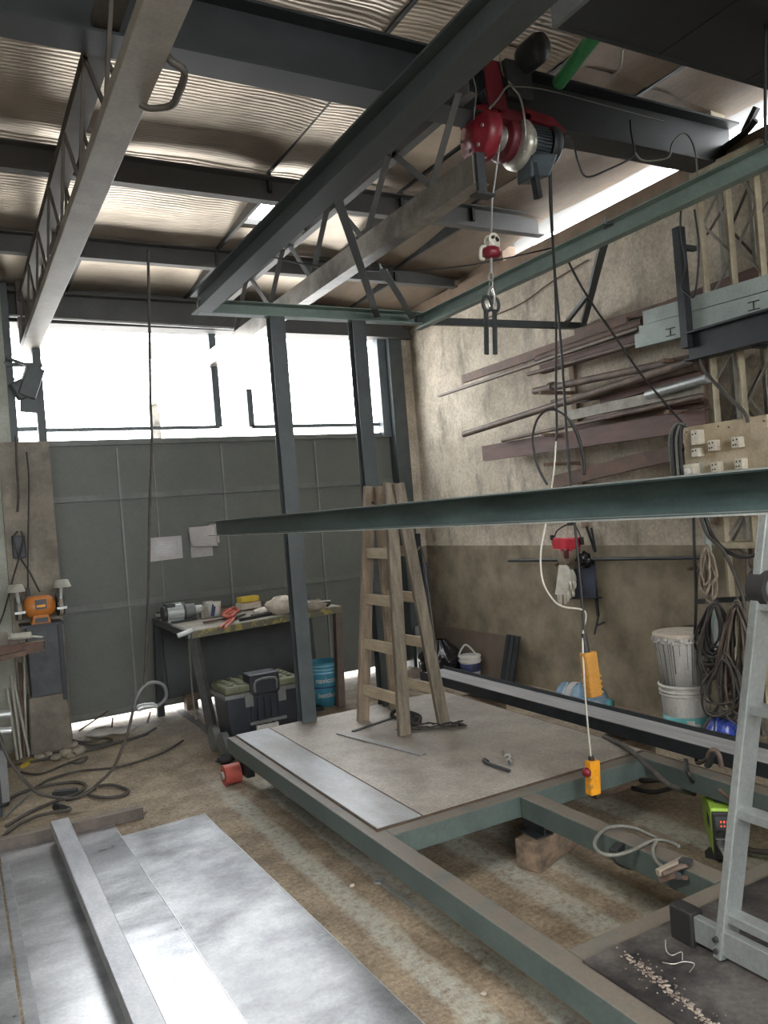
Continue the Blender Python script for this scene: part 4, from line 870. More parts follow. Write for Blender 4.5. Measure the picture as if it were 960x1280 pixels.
wrap_text('bettles', .058, bc, .118, .142, .37, .10, aim + .16, 'rag', bk, 'lettering')
MB().lathe(bc + Vector((0, 0, .158)), [(.1285, 0), (.1305, .001), (.1305, .012), (.129, .013)], 32).build('print_band', 'navy', bk)
m = MB(); m.tube([bc + Vector((.142 * math.cos(aim + 1.5), .142 * math.sin(aim + 1.5), .34)), bc + Vector((.16 * math.cos(aim + 1.3), .16 * math.sin(aim + 1.3), .22)), bc + Vector((.17 * math.cos(aim + 1.1), .17 * math.sin(aim + 1.1), .12)), bc + Vector((.15 * math.cos(aim + 1.5), .15 * math.sin(aim + 1.5), .08))], .01, 6, 4)
m.build('paint_drip', 'cloth', bk)
o = MB().box((2.42, 6.05, 0), (2.60, 6.16, .03)).build('steel_offcut', 'dark_steel'); tag(o, 'small dark flat offcut on the floor by the blue bucket', 'scrap')

# ================================================================== LEFT CORNER
pd = thing('grinder_pedestal', 'dark steel pedestal on a stained concrete foot carrying the bench grinder', 'pedestal', (.56, 6.5, 0))
MB().hexa([(.40, 6.44, 0), (.70, 6.46, 0), (.70, 6.65, 0), (.40, 6.65, 0), (.42, 6.45, .43), (.685, 6.46, .43), (.685, 6.65, .43), (.42, 6.65, .43)]).build('concrete_foot', 'concrete', pd, bevel=.015)
MB().box((.44, 6.46, .43), (.675, 6.64, .955)).build('column', 'dark_steel', pd, bevel=.004)
MB().box((.655, 6.44, .38), (.685, 6.47, .97)).build('corner_angle', 'black_steel', pd)
MB().box((.40, 6.38, .955), (.69, 6.64, .975)).build('top_plate', 'black_steel', pd)
gr = thing('bench_grinder', 'orange bench grinder with grey wheel guards and lamp on the dark pedestal', 'grinder', (.545, 6.48, .975))
gz = 1.10; gy = 6.46
MB().lathe((.43, gy, gz), [(0, 0), (.05, 0), (.075, .03), (.082, .06), (.082, .16), (.075, .19), (.05, .22), (0, .22)], 24, (1, 0, 0)).build('motor_body', 'grinder', gr)
MB().hexa([(.47, gy - .075, .975), (.61, gy - .075, .975), (.61, gy + .075, .975), (.47, gy + .075, .975), (.495, gy - .05, 1.05), (.59, gy - .05, 1.05), (.59, gy + .05, 1.05), (.495, gy + .05, 1.05)]).build('foot', 'grinder', gr, bevel=.006)
MB().box((.50, gy - .082, .985), (.585, gy - .07, 1.02)).build('foot_recess', 'dark_steel', gr)
MB().box((.505, gy - .086, 1.085), (.585, gy - .078, 1.155)).build('name_plate', 'dark_steel', gr)
MB().box((.515, gy - .089, 1.10), (.575, gy - .085, 1.118)).build('plate_label', 'orange', gr)
for x, s in ((.40, -1), (.685, 1)):
    MB().cyl((x - .025, gy, gz), (x + .025, gy, gz), .085, n=22).build('wheel_guard', 'dark_steel', gr)
    MB().cyl((x - .012, gy - .02, gz - .01), (x + .012, gy - .02, gz - .01), .08, n=22).build('grinding_wheel', 'rubble', gr)
    MB().box((x - .035, gy - .125, gz - .03), (x + .035, gy - .07, gz - .015)).build('tool_rest', 'galv', gr)
    MB().cyl((x, gy - .06, gz + .02), (x + .01 * s, gy - .08, gz + .14), .014, n=10).build('shield_arm', 'galv', gr)
    MB().lathe((x + .015 * s, gy - .085, gz + .13), [(.065, 0), (.045, .055), (0, .055)], 16).build('lamp_shade', 'pale_pipe', gr, label='pale lamp-shaped eye shield')
# left bench end
bn = thing('steel_bench', 'brown steel bench end reaching in from the left beside the pedestal', 'bench', (0, 5.5, 0))
MB().prof((-.8, 5.5, .945), (.47, 5.5, .955), Lpf(.06, -.07, .006)).build('edge_angle', 'rust', bn)
MB().box((-.8, 5.5, .93), (.34, 5.9, .945)).build('bench_top', 'rust', bn)
MB().bar((.20, 5.7, 1.01), (.47, 5.52, .975), .03, .008).build('flat_strip', 'pale_pipe', bn)
MB().bar((-.1, 5.46, .86), (.36, 5.46, .90), .03, .03).build('lower_strip', 'rust', bn)
for x in (-.75, .05):
    for y in (5.52, 5.86): MB().box((x - .025, y - .025, 0), (x + .025, y + .025, .93)).build('leg', 'dark_steel', bn)
o = MB().box((.20, 5.58, .945), (.27, 5.66, 1.03)).build('small_block', 'concrete'); tag(o, 'small grey block standing on the brown bench end', 'block')
o = MB().cyl(Vector((.29, 5.53, 1.0)) , Vector((.40, 5.50, 1.0)), .022, n=12).build('pipe_stub', 'pale_pipe'); tag(o, 'short pale pipe stub lying on the bench before the pedestal', 'pipe')
i = 0
for (a, b_), n_ in zip((((14, 845), (27, 948)), ((17, 850), (37, 946)), ((25, 828), (31, 946)), ((30, 815), (33, 944)), ((9, 860), (22, 950))), ('leftmost thick', 'long slanting', 'straight middle', 'tall rear', 'short outer')):
    o = MB().cyl(onz(*b_, 0), ony(*a, 6.62 + .002 * i), .011, n=8).build('steel_rod', 'pale_pipe' if i != 2 else 'rust'); tag(o, '%s %s rod leaning on the left pillar' % (n_, 'pale' if i != 2 else 'rusty'), 'rod', 'rods leaning on the left pillar'); i += 1
for (xa, ya, xb, yb_, nm) in ((-8, 894, 13, 892, 'upper'), (-8, 914, 14, 913, 'lower')):
    o = MB().cyl(ony(xa, ya, 5.2), ony(xb, yb_, 5.2), .022, n=10).build('hose_fitting', 'galv'); tag(o, '%s of two grey hose fittings at the left picture edge' % nm, 'fitting')
mc = thing('welding_set', 'dark old welding set on the floor at the left edge under the hose fittings', 'welder', (.05, 5.2, 0))
MB().box((-.35, 5.15, .06), (.19, 5.5, .42)).build('case', 'black_steel', mc, bevel=.02)
MB().box((-.3, 5.2, 0), (.15, 5.45, .06)).build('base', 'dark_steel', mc)
MB().box((.15, 5.12, .10), (.19, 5.16, .40)).build('front_frame', 'chest_grey', mc)
for z in (.18, .28): MB().cyl((.1, 5.15, z), (.1, 5.10, z), .025, n=10).build('socket', 'chest_grey', mc)
# flood light on the steel posts
fl = thing('flood_light', 'dark flood light on bracket fixed to the post left of the window', 'flood light', (.6, 6.6, 2.6))
MB().obox(ony(38, 478, 6.6), .13, .12, .24, (.1, .35, .1)).build('housing', 'beam_dark', fl, bevel=.01)
MB().obox(ony(25, 487, 6.6), .10, .10, .14, (.1, -.5, .1)).build('ballast_box', 'beam_dark', fl, bevel=.01)
MB().bar(ony(8, 447, 6.62), ony(48, 462, 6.66), .02, .02).build('bracket', 'beam_dark', fl)
MB().obox(ony(36, 505, 6.6), .12, .03, .13, (0, .1, 0)).build('rear_flap', 'beam_dark', fl)
MB().bar(ony(5, 452, 6.62), ony(30, 495, 6.62), .008, .008).build('stay', 'beam_dark', fl)
MB().bar((.46, 6.68, 2.96), (.72, 6.68, 2.96), .02, .03).build('cross_bar', 'beam_dark', fl)
# pillar wires
W6 = lambda x, y: ony(x, y, 6.55)
cable('pillar_wire', [W6(22, 664), W6(17, 672), W6(20, 686), W6(27, 700), W6(37, 715), W6(46, 733), W6(50, 740)], .007, 'black', 'black wire crossing down the pillar to the grinder, right strand', 'wire')
cable('pillar_wire', [W6(26, 664), W6(29, 675), W6(23, 700), W6(17, 720), W6(12, 740), W6(4, 768), W6(-5, 790)], .007, 'black', 'black wire crossing down the pillar toward the bench, left strand', 'wire')
cable('pillar_wire', [W6(33, 565), W6(36, 600), W6(35, 680), W6(35, 735)], .006, 'black', 'straight black wire with plug hanging on the left pillar', 'wire')
o = MB().obox(W6(35, 740), .03, .03, .06).build('cable_plug', 'black'); tag(o, 'small black plug at the lower end of the straight pillar wire', 'plug')
o = MB().box((.40, 6.6, 1.47), (.49, 6.66, 1.64)).build('junction_box', 'black_steel', bevel=.006); tag(o, 'small dark junction box on the left pillar', 'junction box')
o = cable('pillar_wire', [W6(20, 545), W6(21, 580), W6(23, 615), W6(22, 640)], .009, 'dirty_cable', 'short dark cable running into the junction box on the pillar', 'cable')
# papers on the gate
cal = thing('wall_calendar', 'white calendar sheet with printed grid taped flat to the gate', 'calendar', (1.65, 7.09, 1.33))
MB().hexa([(1.505, 7.088, 1.325), (1.80, 7.088, 1.332), (1.80, 7.091, 1.332), (1.505, 7.091, 1.325), (1.505, 7.084, 1.535), (1.80, 7.084, 1.532), (1.80, 7.087, 1.532), (1.505, 7.087, 1.535)]).build('sheet', 'paper', cal)
m = MB()
for r in range(6):
    for c_ in range(9): m.box((1.56 + c_ * .023, 7.0825, 1.37 + r * .022), (1.573 + c_ * .023, 7.0845, 1.382 + r * .022))
m.build('printed_days', 'mill_dull', cal, kind='stuff')
ps = thing('curled_papers', 'two white sheets pinned to the gate with one curling forward', 'paper', (2.0, 7.09, 1.32))
MB().box((1.875, 7.086, 1.325), (2.075, 7.089, 1.60)).build('back_sheet', 'paper', ps)
def cf(u, v):
    x = 1.865 + .25 * u; z = 1.60 - .19 * v; return (x, 7.08 - .10 * v * v * (1 - .6 * u) - .02 * math.sin(3 * u), z + .02 * v * (1 - u))
MB().grid(cf, 10, 10).build('curled_sheet', 'paper', ps, solid=.002)
MB().box((2.06, 7.084, 1.44), (2.145, 7.087, 1.61)).build('side_sheet', 'paper', ps)

# ================================================================== STEEL SHEETS ON THE FLOOR
def quad(name, mat_, pts, z, th, label, cat):
    P = [Vector((p[0], p[1], z)) for p in pts]
    o = MB().hexa([p for p in P] + [p + UP * th for p in P]).build(name, mat_, bevel=.0015); tag(o, label, cat); return o
quad('steel_sheet', 'mill_dull', [(.60, .55), (1.215, .55), (1.122, 4.41), (.60, 4.385)], .001, .004, 'widest bright mill steel sheet lying on the floor next to the platform', 'sheet')
quad('steel_sheet', 'mill', [(.20, .55), (.755, .55), (.665, 4.60), (.10, 4.66)], .006, .004, 'middle mill steel sheet under the long square tube', 'sheet')
quad('steel_sheet', 'mill', [(-.75, .6), (.085, .6), (.092, 4.40), (-.70, 4.45)], .001, .004, 'leftmost mill steel sheet at the left picture edge', 'sheet')
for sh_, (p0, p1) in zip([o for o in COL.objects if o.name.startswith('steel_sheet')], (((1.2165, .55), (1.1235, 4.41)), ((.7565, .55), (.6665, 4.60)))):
    MB().bar((p0[0], p0[1], sh_.location.z + .0025), (p1[0], p1[1], sh_.location.z + .0025), .003, .005).build('edge_highlight', 'edge_highlight', sh_)  # bright strip that paints the highlight along the sheet's side
quad('flat_bar', 'mill_edge', [(.095, .6), (.155, .6), (.135, 4.4), (.10, 4.4)], .0105, .004, 'narrow grey flat bar lying along the left edge of the middle sheet', 'bar')
# bright tube laid over a cross tube
ct = MB().prof((-.55, 4.66, .034), (.83, 4.60, .034), [(-.03, -.032), (.03, -.032), (.03, .032), (-.03, .032)]).build('cross_tube', 'dark_rust', bevel=.003); tag(ct, 'rusty square tube lying crosswise at the far end of the steel sheets', 'tube')
zt2 = .067
T0, T1 = onz(75, 1026, zt2 + .05), onz(187, 1280, zt2 + .05)
dT = (T1 - T0); T2 = T0 + dT * 1.75
lt = MB().prof(Vector((T0.x, T0.y + .03, zt2 + .025)), Vector((T2.x, T2.y, zt2 + .025)), [(-.045, -.025), (.045, -.025), (.045, .025), (-.045, .025)]).build('square_tube', 'tube_steel', bevel=.004); tag(lt, 'long bright rectangular steel tube lying on the sheets pointing at the viewer', 'tube')
o = MB().box((T2.x - .4, T2.y + .1, .0155), (T2.x + .4, T2.y + .15, .066)).build('cross_tube', 'rust'); tag(o, 'rusty square tube under the near end of the long bright tube', 'tube')
# scrap chips on the cross tube and floor
for i, (x, y, r) in enumerate(((140, 1022, .03), (150, 1020, .035), (137, 1030, .025), (175, 1018, .03), (168, 1020, .022))):
    c = onz(x, y, 0); o = MB().blob((c.x, c.y, .012), (r * 1.4, r, .012 + .008 * (i < 3)), 50 + i, 9, 6, .3).build('paper_scrap', 'rubble')
    tag(o, ('crumpled brown scrap at the cross tube, leftmost', 'largest crumpled brown scrap before the cross tube', 'small brown scrap nearest the middle sheet', 'flat brown chip right of the cross tube end', 'small flat chip just below the cross tube end')[i], 'scrap', 'scraps at the cross tube')

# ================================================================== FLOOR CABLES AND RUBBLE, LEFT
def fc(pts, r=.0085, m='dirty_cable', label='', z=.012, sub=6, name='floor_cable'):
    return cable(name, [onz(x / 4.0, 860 + y / 4.0, z + .004 * (i % 2)) for i, (x, y) in enumerate(pts)], r, m, label, 'cable', sub=sub)
fc([(-40, 610), (0, 585), (100, 525), (250, 485), (380, 470), (430, 490), (380, 530), (280, 565), (150, 620), (30, 690)], .010, label='dark cable making one wide flat loop behind the cross tube')
fc([(490, 490), (560, 485), (630, 505), (640, 520), (600, 540), (520, 548), (440, 530), (480, 497), (400, 540), (330, 560)], .010, label='dark cable with a narrow closed loop at its right end')
fc([(915, 262), (820, 320), (700, 365), (560, 400), (420, 412), (330, 430), (240, 460), (180, 495)], .008, label='thin dark cable running from the table leg across the brown floor')
fc([(-20, 780), (0, 755), (80, 690), (170, 645), (250, 625), (330, 612), (352, 604), (330, 595), (300, 592)], .010, label='dark cable ending in a round plug near the cross tube', z=.016)
o = MB().cyl(onz(70, 1008, .02), onz(78, 1011, .02), .024, n=12).build('cable_plug', 'black'); tag(o, 'round black plug at the end of the cable near the cross tube', 'plug')
fc([(105, 420), (200, 430), (330, 380), (430, 345), (425, 362), (390, 376), (340, 372)], .008, label='thin dark cable curling below the rubble pile')
fc([(-10, 400), (150, 370), (330, 330), (500, 290), (700, 240), (780, 200)], .009, label='dark cable lying straight through the rubble toward the gate')
fc([(150, 340), (300, 320), (400, 322), (560, 280), (680, 250), (740, 230)], .008, label='second dark cable through the rubble nearer the gate')
fc([(20, 645), (90, 580), (150, 520)], .008, 'grey_cable', label='short pale grey cord lying left of the wide cable loop')
fc([(330, 250), (420, 270), (520, 250), (560, 265), (480, 285), (380, 275), (340, 262)], .008, label='tight flat ring of dark cable on the white rag')
o = MB().bar(onz(67, 992, .02), onz(96, 989, .02), .05, .03).build('steel_offcut', 'dark_steel'); tag(o, 'small dark jagged offcut inside the wide cable loop', 'scrap')
# cable hanging from the roof, with the holder loop
Y5 = lambda x, y: ony(x, y, 5.0)
cable('hanging_cable', [Y5(185, 312), Y5(187, 420), Y5(188, 500), Y5(190, 560), Y5(187, 640), Y5(186, 720), Y5(184, 790), Y5(180, 862), Y5(173, 874), Y5(166, 890), Y5(160, 915), Y5(150, 942), Y5(140, 962), Y5(122, 980), Y5(100, 996), Y5(72, 997), Y5(43, 988), Y5(15, 955), Y5(3, 930), Y5(-6, 900)], .009, 'dirty_cable', 'long dark cable hanging from the roof and swooping down to the floor at left', 'cable', sub=5)
el = thing('electrode_holder', 'grey welding holder with looped cable hanging at the dark cable before the gate', 'welding holder', Y5(180, 884))
MB().tube([Y5(168, 888), Y5(170, 874), Y5(178, 860), Y5(190, 853), Y5(203, 856), Y5(208, 866), Y5(205, 876), Y5(196, 883)], .011, 7, 5).build('cable', 'chest_grey', el)
MB().tube([Y5(196, 883), Y5(190, 882), Y5(180, 883), Y5(172, 886)], [.014] * 6 + [.019] * 9 + [.021] * 10, 10, 8).build('grip', 'galv', el)
# rag, rubble
for (x, y, rx, ry, rz_, lb) in ((129, 918, .13, .10, .03, 'larger dirty white rag on the floor before the gate'), (153, 916, .10, .08, .025, 'smaller dirty white rag nearer the table')):
    c = onz(x, y, 0); o = MB().blob((c.x, c.y, .022), (rx, ry, rz_), int(x), 16, 9, .25).build('rag', 'rag'); tag(o, lb, 'rag')
rnd = random.Random(3)
spots = ((75, 933, .05), (90, 934, .045), (82, 945, .05), (60, 946, .04), (50, 950, .045), (70, 950, .04), (100, 942, .05), (88, 948, .035), (112, 928, .03), (40, 944, .035))
nm = ('lump below the pedestal foot', 'lump right of the pedestal foot', 'wide lump in front of the pedestal', 'lump under the leaning rods', 'lump nearest the leaning rods', 'flat lump left of centre in the rubble', 'rightmost lump of the rubble', 'small lump in front of the rubble', 'small chip beside the white rag', 'small chip behind the leaning rods')
for i, (x, y, r) in enumerate(spots):
    c = onz(x, y, 0); o = MB().blob((c.x, c.y, r * .45), (r, r * .8, r * .55), i, 8, 6, .3).build('concrete_chunk', 'rubble'); tag(o, 'pale concrete rubble, ' + nm[i], 'rubble', 'concrete rubble below the left pillar')
o = MB().bar(onz(28, 958, .012), onz(40, 950, .014), .03, .02).build('yellow_tool', 'skin_yellow'); tag(o, 'small yellow tool lying on the floor among the rubble', 'tool')
for (a, b_, lb) in (((98, 914), (135, 889), 'thin dark stick standing slanted before the gate, left one'), ((139, 918), (141, 897), 'short dark stick upright before the gate, middle one'), ((184, 904), (188, 890), 'short dark stick beside the far left table leg')):
    o = MB().cyl(onz(*a, 0), ony(b_[0], b_[1], onz(*a, 0).y + .05), .007, n=7).build('thin_stick', 'rust'); tag(o, lb, 'stick')
# little bits on the floor
for i, (x, y, lb) in enumerate(((440, 1109, 'tiny pale chip on the floor between sheet and platform, nearest the middle'), (605, 1244, 'tiny pale chip on the floor low beside the platform rail'), (340, 985, 'tiny pale chip on the floor near the far platform corner'), (631, 1184, 'tiny pale chip under the near platform rail'))):
    c = onz(x, y, 0); o = MB().blob((c.x, c.y, .007), (.014, .01, .008), 70 + i, 7, 5, .3).build('paint_chip', 'cloth'); tag(o, lb, 'chip')
o = MB().cyl(onz(473, 1102, .008), onz(520, 1136, .008), .008, n=8).build('eye_rod', 'galv'); tag(o, 'thin grey eye rod lying on the floor beside the platform rail', 'rod')
MB().tube([onz(473, 1102, .01) + Vector((.018 * math.cos(t), .018 * math.sin(t), 0)) for t in [k * .9 for k in range(7)]], .006, 6, 1, True).build('eye', 'galv', o)

# ================================================================== WELDER, CLAMP AND CABLES ON THE PLATFORM
zb = .03
_w = onz(893, 1075, .06).lerp(onz(922, 1076, .06), .5) + (onz(870, 1036, .06) - onz(893, 1075, .06)) * .5
bl = MB().obox((_w.x, _w.y, .015), .05, .08, .03, (0, 0, .3)).build('steel_packer', 'dark_steel'); tag(bl, 'small dark packing piece under the lime green welder', 'packer')
WL, WBk, WR = onz(893, 1075, zb), onz(870, 1036, zb), onz(922, 1076, zb)
ax = (WR - WL); ax.normalize(); ay = (WBk - WL); ay = ay - ax * ay.dot(ax); ay.normalize(); wdt = .105; dep = .33; hh = .21
# body
def wp(u, v, z): return WL + ax * (u * wdt) + ay * (v * dep) + UP * z
wl = thing('welding_inverter', 'small lime green welding inverter with black front inside the platform frame', 'welder', (WL + ax * .05 + ay * .13))
MB().hexa([wp(0, .06, .012), wp(1, .06, .012), wp(1, 1, .012), wp(0, 1, .012), wp(0, .06, hh), wp(1, .06, hh), wp(1, 1, hh), wp(0, 1, hh)]).build('case', 'lime', wl, bevel=.008)
MB().hexa([wp(.02, 0, 0), wp(.98, 0, 0), wp(.98, .07, 0), wp(.02, .07, 0), wp(.04, .03, hh - .012), wp(.96, .03, hh - .012), wp(.96, .07, hh - .012), wp(.04, .07, hh - .012)]).build('front_panel', 'black', wl, bevel=.006)
MB().hexa([wp(.25, .25, hh - .002), wp(.75, .25, hh - .002), wp(.75, .72, hh - .002), wp(.25, .72, hh - .002), wp(.28, .28, hh + .016), wp(.72, .28, hh + .016), wp(.72, .70, hh + .016), wp(.28, .70, hh + .016)]).build('handle_base', 'black', wl, bevel=.004)
MB().tube([wp(.5, .30, hh + .01), wp(.5, .36, hh + .045), wp(.5, .60, hh + .045), wp(.5, .66, hh + .01)], .012, 8, 4).build('carry_handle', 'black_steel', wl)
MB().hexa([wp(.15, -.002, hh - .085), wp(.85, -.002, hh - .085), wp(.85, .03, hh - .085), wp(.15, .03, hh - .085), wp(.15, .014, hh - .03), wp(.85, .014, hh - .03), wp(.85, .04, hh - .03), wp(.15, .04, hh - .03)]).build('display', 'dark_steel', wl)
def fq(u, z, off=.012): return wp(u, .03 * z / hh, z) - ay * off
m = MB()
for u in (.36, .48, .60):
    for z in (hh - .068, hh - .05): m.obox(fq(u, z, .004), .006, .004, .009, (0, 0, math.atan2(ax.y, ax.x)))
m.build('red_digits', MT['screen_red'], wl)
for u, z, r in ((.28, hh - .10, .011), (.75, hh - .10, .011), (.25, .035, .010), (.75, .035, .010)): MB().cyl(fq(u, z, -.003), fq(u, z, .014), r, n=12).build('knob', 'dark_steel', wl)
MB().hexa([fq(.12, hh - .125, .006), fq(.9, hh - .125, .006), fq(.9, hh - .125, -.01), fq(.12, hh - .125, -.01), fq(.12, hh - .117, .006), fq(.9, hh - .117, .006), fq(.9, hh - .117, -.01), fq(.12, hh - .117, -.01)]).build('trim_line', 'chest_grey', wl)
for u in (.27, .76): MB().cyl(fq(u, .07, -.002), fq(u, .066, .045), .0155, .012, 12).build('cable_socket', 'chest_grey', wl)
MB().tube([fq(.27, .066, .04), fq(.34, .05, .07), fq(.42, .03, .085), fq(.44, .0, .09)], .0085, 8, 4).build('welding_lead', 'galv', wl)
m = MB()
for k in range(4): m.hexa([wp(-.012, .25 + k * .06, .10), wp(.01, .25 + k * .06, .10), wp(.01, .28 + k * .06, .10), wp(-.012, .28 + k * .06, .10), wp(-.012, .25 + k * .06, .15), wp(.01, .25 + k * .06, .15), wp(.01, .28 + k * .06, .15), wp(-.012, .28 + k * .06, .15)])
m.build('vent_slots', 'dark_steel', wl)
# lead with loops and earth clamp on the middle member
C4 = lambda x, y, z=.358: onz(720 + x / 4.0, 920 + y / 4.0, z)
cable('earth_lead', [C4(515, 552), C4(470, 530), C4(420, 520), C4(360, 532), C4(280, 572), C4(200, 595), C4(130, 588), C4(95, 550), C4(105, 505), C4(150, 463), C4(220, 450), C4(300, 463), C4(360, 490), C4(400, 508)], .007, 'grey_cable', 'thick grey welding lead looped over the middle platform member', 'cable')
cable('earth_lead_tail', [C4(400, 530), C4(386, 560), C4(390, 600), C4(410, 635), C4(440, 660)], .0065, 'grey_cable', 'short grey lead hanging down to the earth clamp', 'cable')
cable('thin_lead', [C4(180, 600, .3), C4(205, 635, .25), C4(260, 660, .22), C4(330, 668, .22), C4(410, 668, .25)], .006, 'dirty_cable', 'thin dark lead curving under the grey welding lead', 'cable')
ec = thing('earth_clamp', 'worn brass-brown earth clamp lying on the middle platform member', 'clamp', C4(480, 670, .30))
MB().bar(C4(408, 685, .352), C4(545, 618, .365), .02, .022).build('jaw', 'rubble', ec, bevel=.003)
MB().bar(C4(430, 690, .352), C4(570, 635, .365), .018, .012).build('jaw', 'brown_pipe', ec, bevel=.003)
MB().bar(C4(415, 718, .32), C4(500, 690, .345), .02, .018).build('grip', 'rust', ec, bevel=.003)
MB().cyl(C4(500, 660, .32), C4(510, 700, .34), .012, n=10).build('spring', 'dark_steel', ec)
MB().bar(C4(480, 705, .33), C4(560, 708, .335), .012, .010).build('grip', 'rust', ec)
MB().bar(C4(520, 620, .37), C4(575, 632, .37), .035, .012).build('jaw_tip', 'dark_steel', ec)
o = MB().obox(C4(205, 565, .362), .07, .03, .02, (0, 0, .4)).build('electrode_offcut', 'black_steel'); tag(o, 'small black clip lying inside the loop of the grey lead', 'clip')
o = MB().bar(C4(600, 730, .02), C4(640, 790, .02), .012, .012).build('chain_offcut', 'rust'); tag(o, 'short rusty offcut on the floor under the earth clamp', 'scrap')
# cables behind the welder, over the right side member
cable('black_lead', [onz(755, 921, .36), onz(785, 936, .37), onz(810, 958, .37), onz(832, 978, .33), onz(850, 987, .25), onz(868, 992, .2)], .013, 'dirty_cable', 'thick dusty lead running from the deck corner over to the welder', 'cable')
cable('black_lead', [onz(785, 962, .05), onz(800, 975, .03), onz(820, 975, .03), onz(850, 973, .03)], .012, 'black', 'black lead lying on the floor behind the orange pendant', 'cable')
cable('black_lead', [onz(790, 985, .03), onz(815, 990, .03), onz(840, 985, .03), onz(880, 975, .03), onz(900, 980, .03)], .012, 'black', 'black lead lying on the floor nearest the welder', 'cable')
cable('black_lead', [onz(857, 950, .36), onz(860, 965, .37), onz(868, 978, .3), onz(880, 985, .2), onz(886, 990, .15)], .010, 'black', 'short black lead dropping from the right side member to the welder', 'cable')
cable('brown_lead', [onz(900, 988, .36), onz(912, 998, .36), onz(930, 1008, .36), onz(960, 1020, .36)], .009, 'rust', 'brown lead on the right platform member behind the aluminium ladder', 'cable')
cable('black_lead', [onz(930, 1060, .05), onz(945, 1064, .05), onz(975, 1066, .05)], .012, 'dirty_cable', 'dusty lead on the floor behind the aluminium ladder', 'cable')
gc_ = thing('ground_clamp', 'steel screw clamp gripping the dark beam beside the aluminium ladder', 'clamp', onz(890, 950, .36))
q = [onx(x, y, 3.06) for x, y in ((885, 958), (887, 942), (893, 938), (899, 944), (902, 958))]
MB().tube(q, .014, 8, 4).build('frame', 'brown_pipe', gc_)
MB().bar(onx(884, 958, 3.05), onx(895, 942, 3.05), .03, .02).build('screw', 'dark_steel', gc_)
cable('wall_lead', [onx(x, y, 3.9) for x, y in ((874, 640), (884, 668), (905, 690), (925, 735), (930, 760), (927, 800), (918, 840), (905, 870), (893, 890))] + [onx(880, 910, 3.6), onx(873, 935, 3.2), onx(871, 952, 3.1), onx(876, 953, 3.06), onx(884, 949, 3.05)], .010, 'dirty_cable', 'long dusty lead hanging from the wall column down to the screw clamp', 'cable')

# ================================================================== ALUMINIUM LADDER
al = thing('aluminium_ladder', 'folded aluminium ladder with black foot standing on the black deck plate at the right', 'ladder', onz(905, 1190, .357))
S0 = onz(906, 1196, .36); vdir = Vector((.885, -.465, 0)) * .0
S1 = None
d0 = ray(954, 735); tt_ = 1.92 / 1.0
S1 = Vector(EYE) + Vector(d0) * ((S0 - Vector(EYE)).dot(Vector((.48, .877, 0))) / Vector(d0).dot(Vector((.48, .877, 0))))
S2 = S0 + (S1 - S0) * 1.25
dd = Vector((0, -1, 0))
for off in (0, .36):
    a, b_ = S0 + dd * off, S2 + dd * off
    MB().prof(a, b_, [(-.033, -.012), (.033, -.012), (.033, .012), (-.033, .012)], dd).build('stile', 'alu', al, bevel=.003)
for t in (.115, .395, .675, .955):
    a = S0.lerp(S1, t)
    MB().prof(a + dd * .0, a + dd * .36, [(-.022, -.013), (.022, -.013), (.022, .013), (-.022, .013)]).build('rung', 'alu', al, bevel=.003)
for off in (0, .36):
    a = S1 + dd * off
    MB().cyl(a + Vector((0, .02, 0)) , a + Vector((0, -.03, 0)), .048, n=24).build('hinge', 'black', al)
    MB().cyl(a + Vector((0, .028, 0)), a + Vector((0, -.038, 0)), .03, n=20).build('hinge_cover', 'alu_dark', al)
E0 = onz(874, 1180, .36); E0 = Vector((S0.x - .005, S0.y + .11, .36 + .045))
MB().bar(E0, E0 + dd * .62, .026, .068).build('stabiliser_bar', 'alu', al, bevel=.003)
for y in (E0.y + .005, E0.y - .63): MB().obox((E0.x, y, .403), .05, .075, .094).build('foot_cap', 'black', al, bevel=.005)
for z in (.385, .415): MB().cyl((S0.x - .036, S0.y, z), (S0.x + .036, S0.y, z), .007, n=8).build('bolt', 'dark_steel', al)
# thin shavings on the plate
cable('metal_shaving', [onz(832, 1175, .36), onz(833, 1188, .36), onz(840, 1194, .362), onz(852, 1190, .362), onz(853, 1200, .36)],   .0013, 'chrome', 'thin bright curl of wire by the black ladder foot', 'wire')
cable('metal_shaving', [onz(828, 1203, .36), onz(842, 1205, .362), onz(855, 1202, .362), onz(868, 1205, .36), onz(862, 1215, .36)], .0013, 'chrome', 'second bright curl of wire nearer the weld bead', 'wire')

# ================================================================== BEAM ALONG THE RIGHT WALL
hb2 = thing('steel_h_beam', 'long dark H beam lying with its web level between platform and right wall', 'beam', (3.17, 2, .26))
_hb = [(-.11, -.02), (-.10, -.02), (-.10, .045), (-.11, .045)]
MB().prof((3.17, -1.0, .315), (3.17, 5.22, .315), _hb).build('flange', 'black_steel', hb2)
MB().prof((3.17, -1.0, .315), (3.17, 5.22, .315), [(.10, -.05), (.11, -.05), (.11, .055), (.10, .055)]).build('flange', 'black_steel', hb2)
MB().prof((3.17, -1.0, .315), (3.17, 5.22, .315), [(-.10, .022), (.10, .022), (.10, .032), (-.10, .032)]).build('web', 'hbeam', hb2, label='pale web with its reflection in the colour')  # web colour lightened to stand in for reflected light
sa = MB().prof((2.90, -.5, .275), (2.90, 5.0, .275), Lpf(.07, .055, .006)).build('steel_angle', 'brown_pipe'); tag(sa, 'brown steel angle lying between the platform and the dark H beam', 'angle')
for y, nm_ in ((.6, 'nearest'), (3.25, 'middle'), (4.6, 'farthest')):
    o = MB().box((2.87, y - .08, 0), (3.33, y + .08, .265 if True else 0)).build('timber_sleeper', 'block', bevel=.006); tag(o, '%s of the timber sleepers under the dark H beam' % nm_, 'block', 'timber sleepers under the H beam')

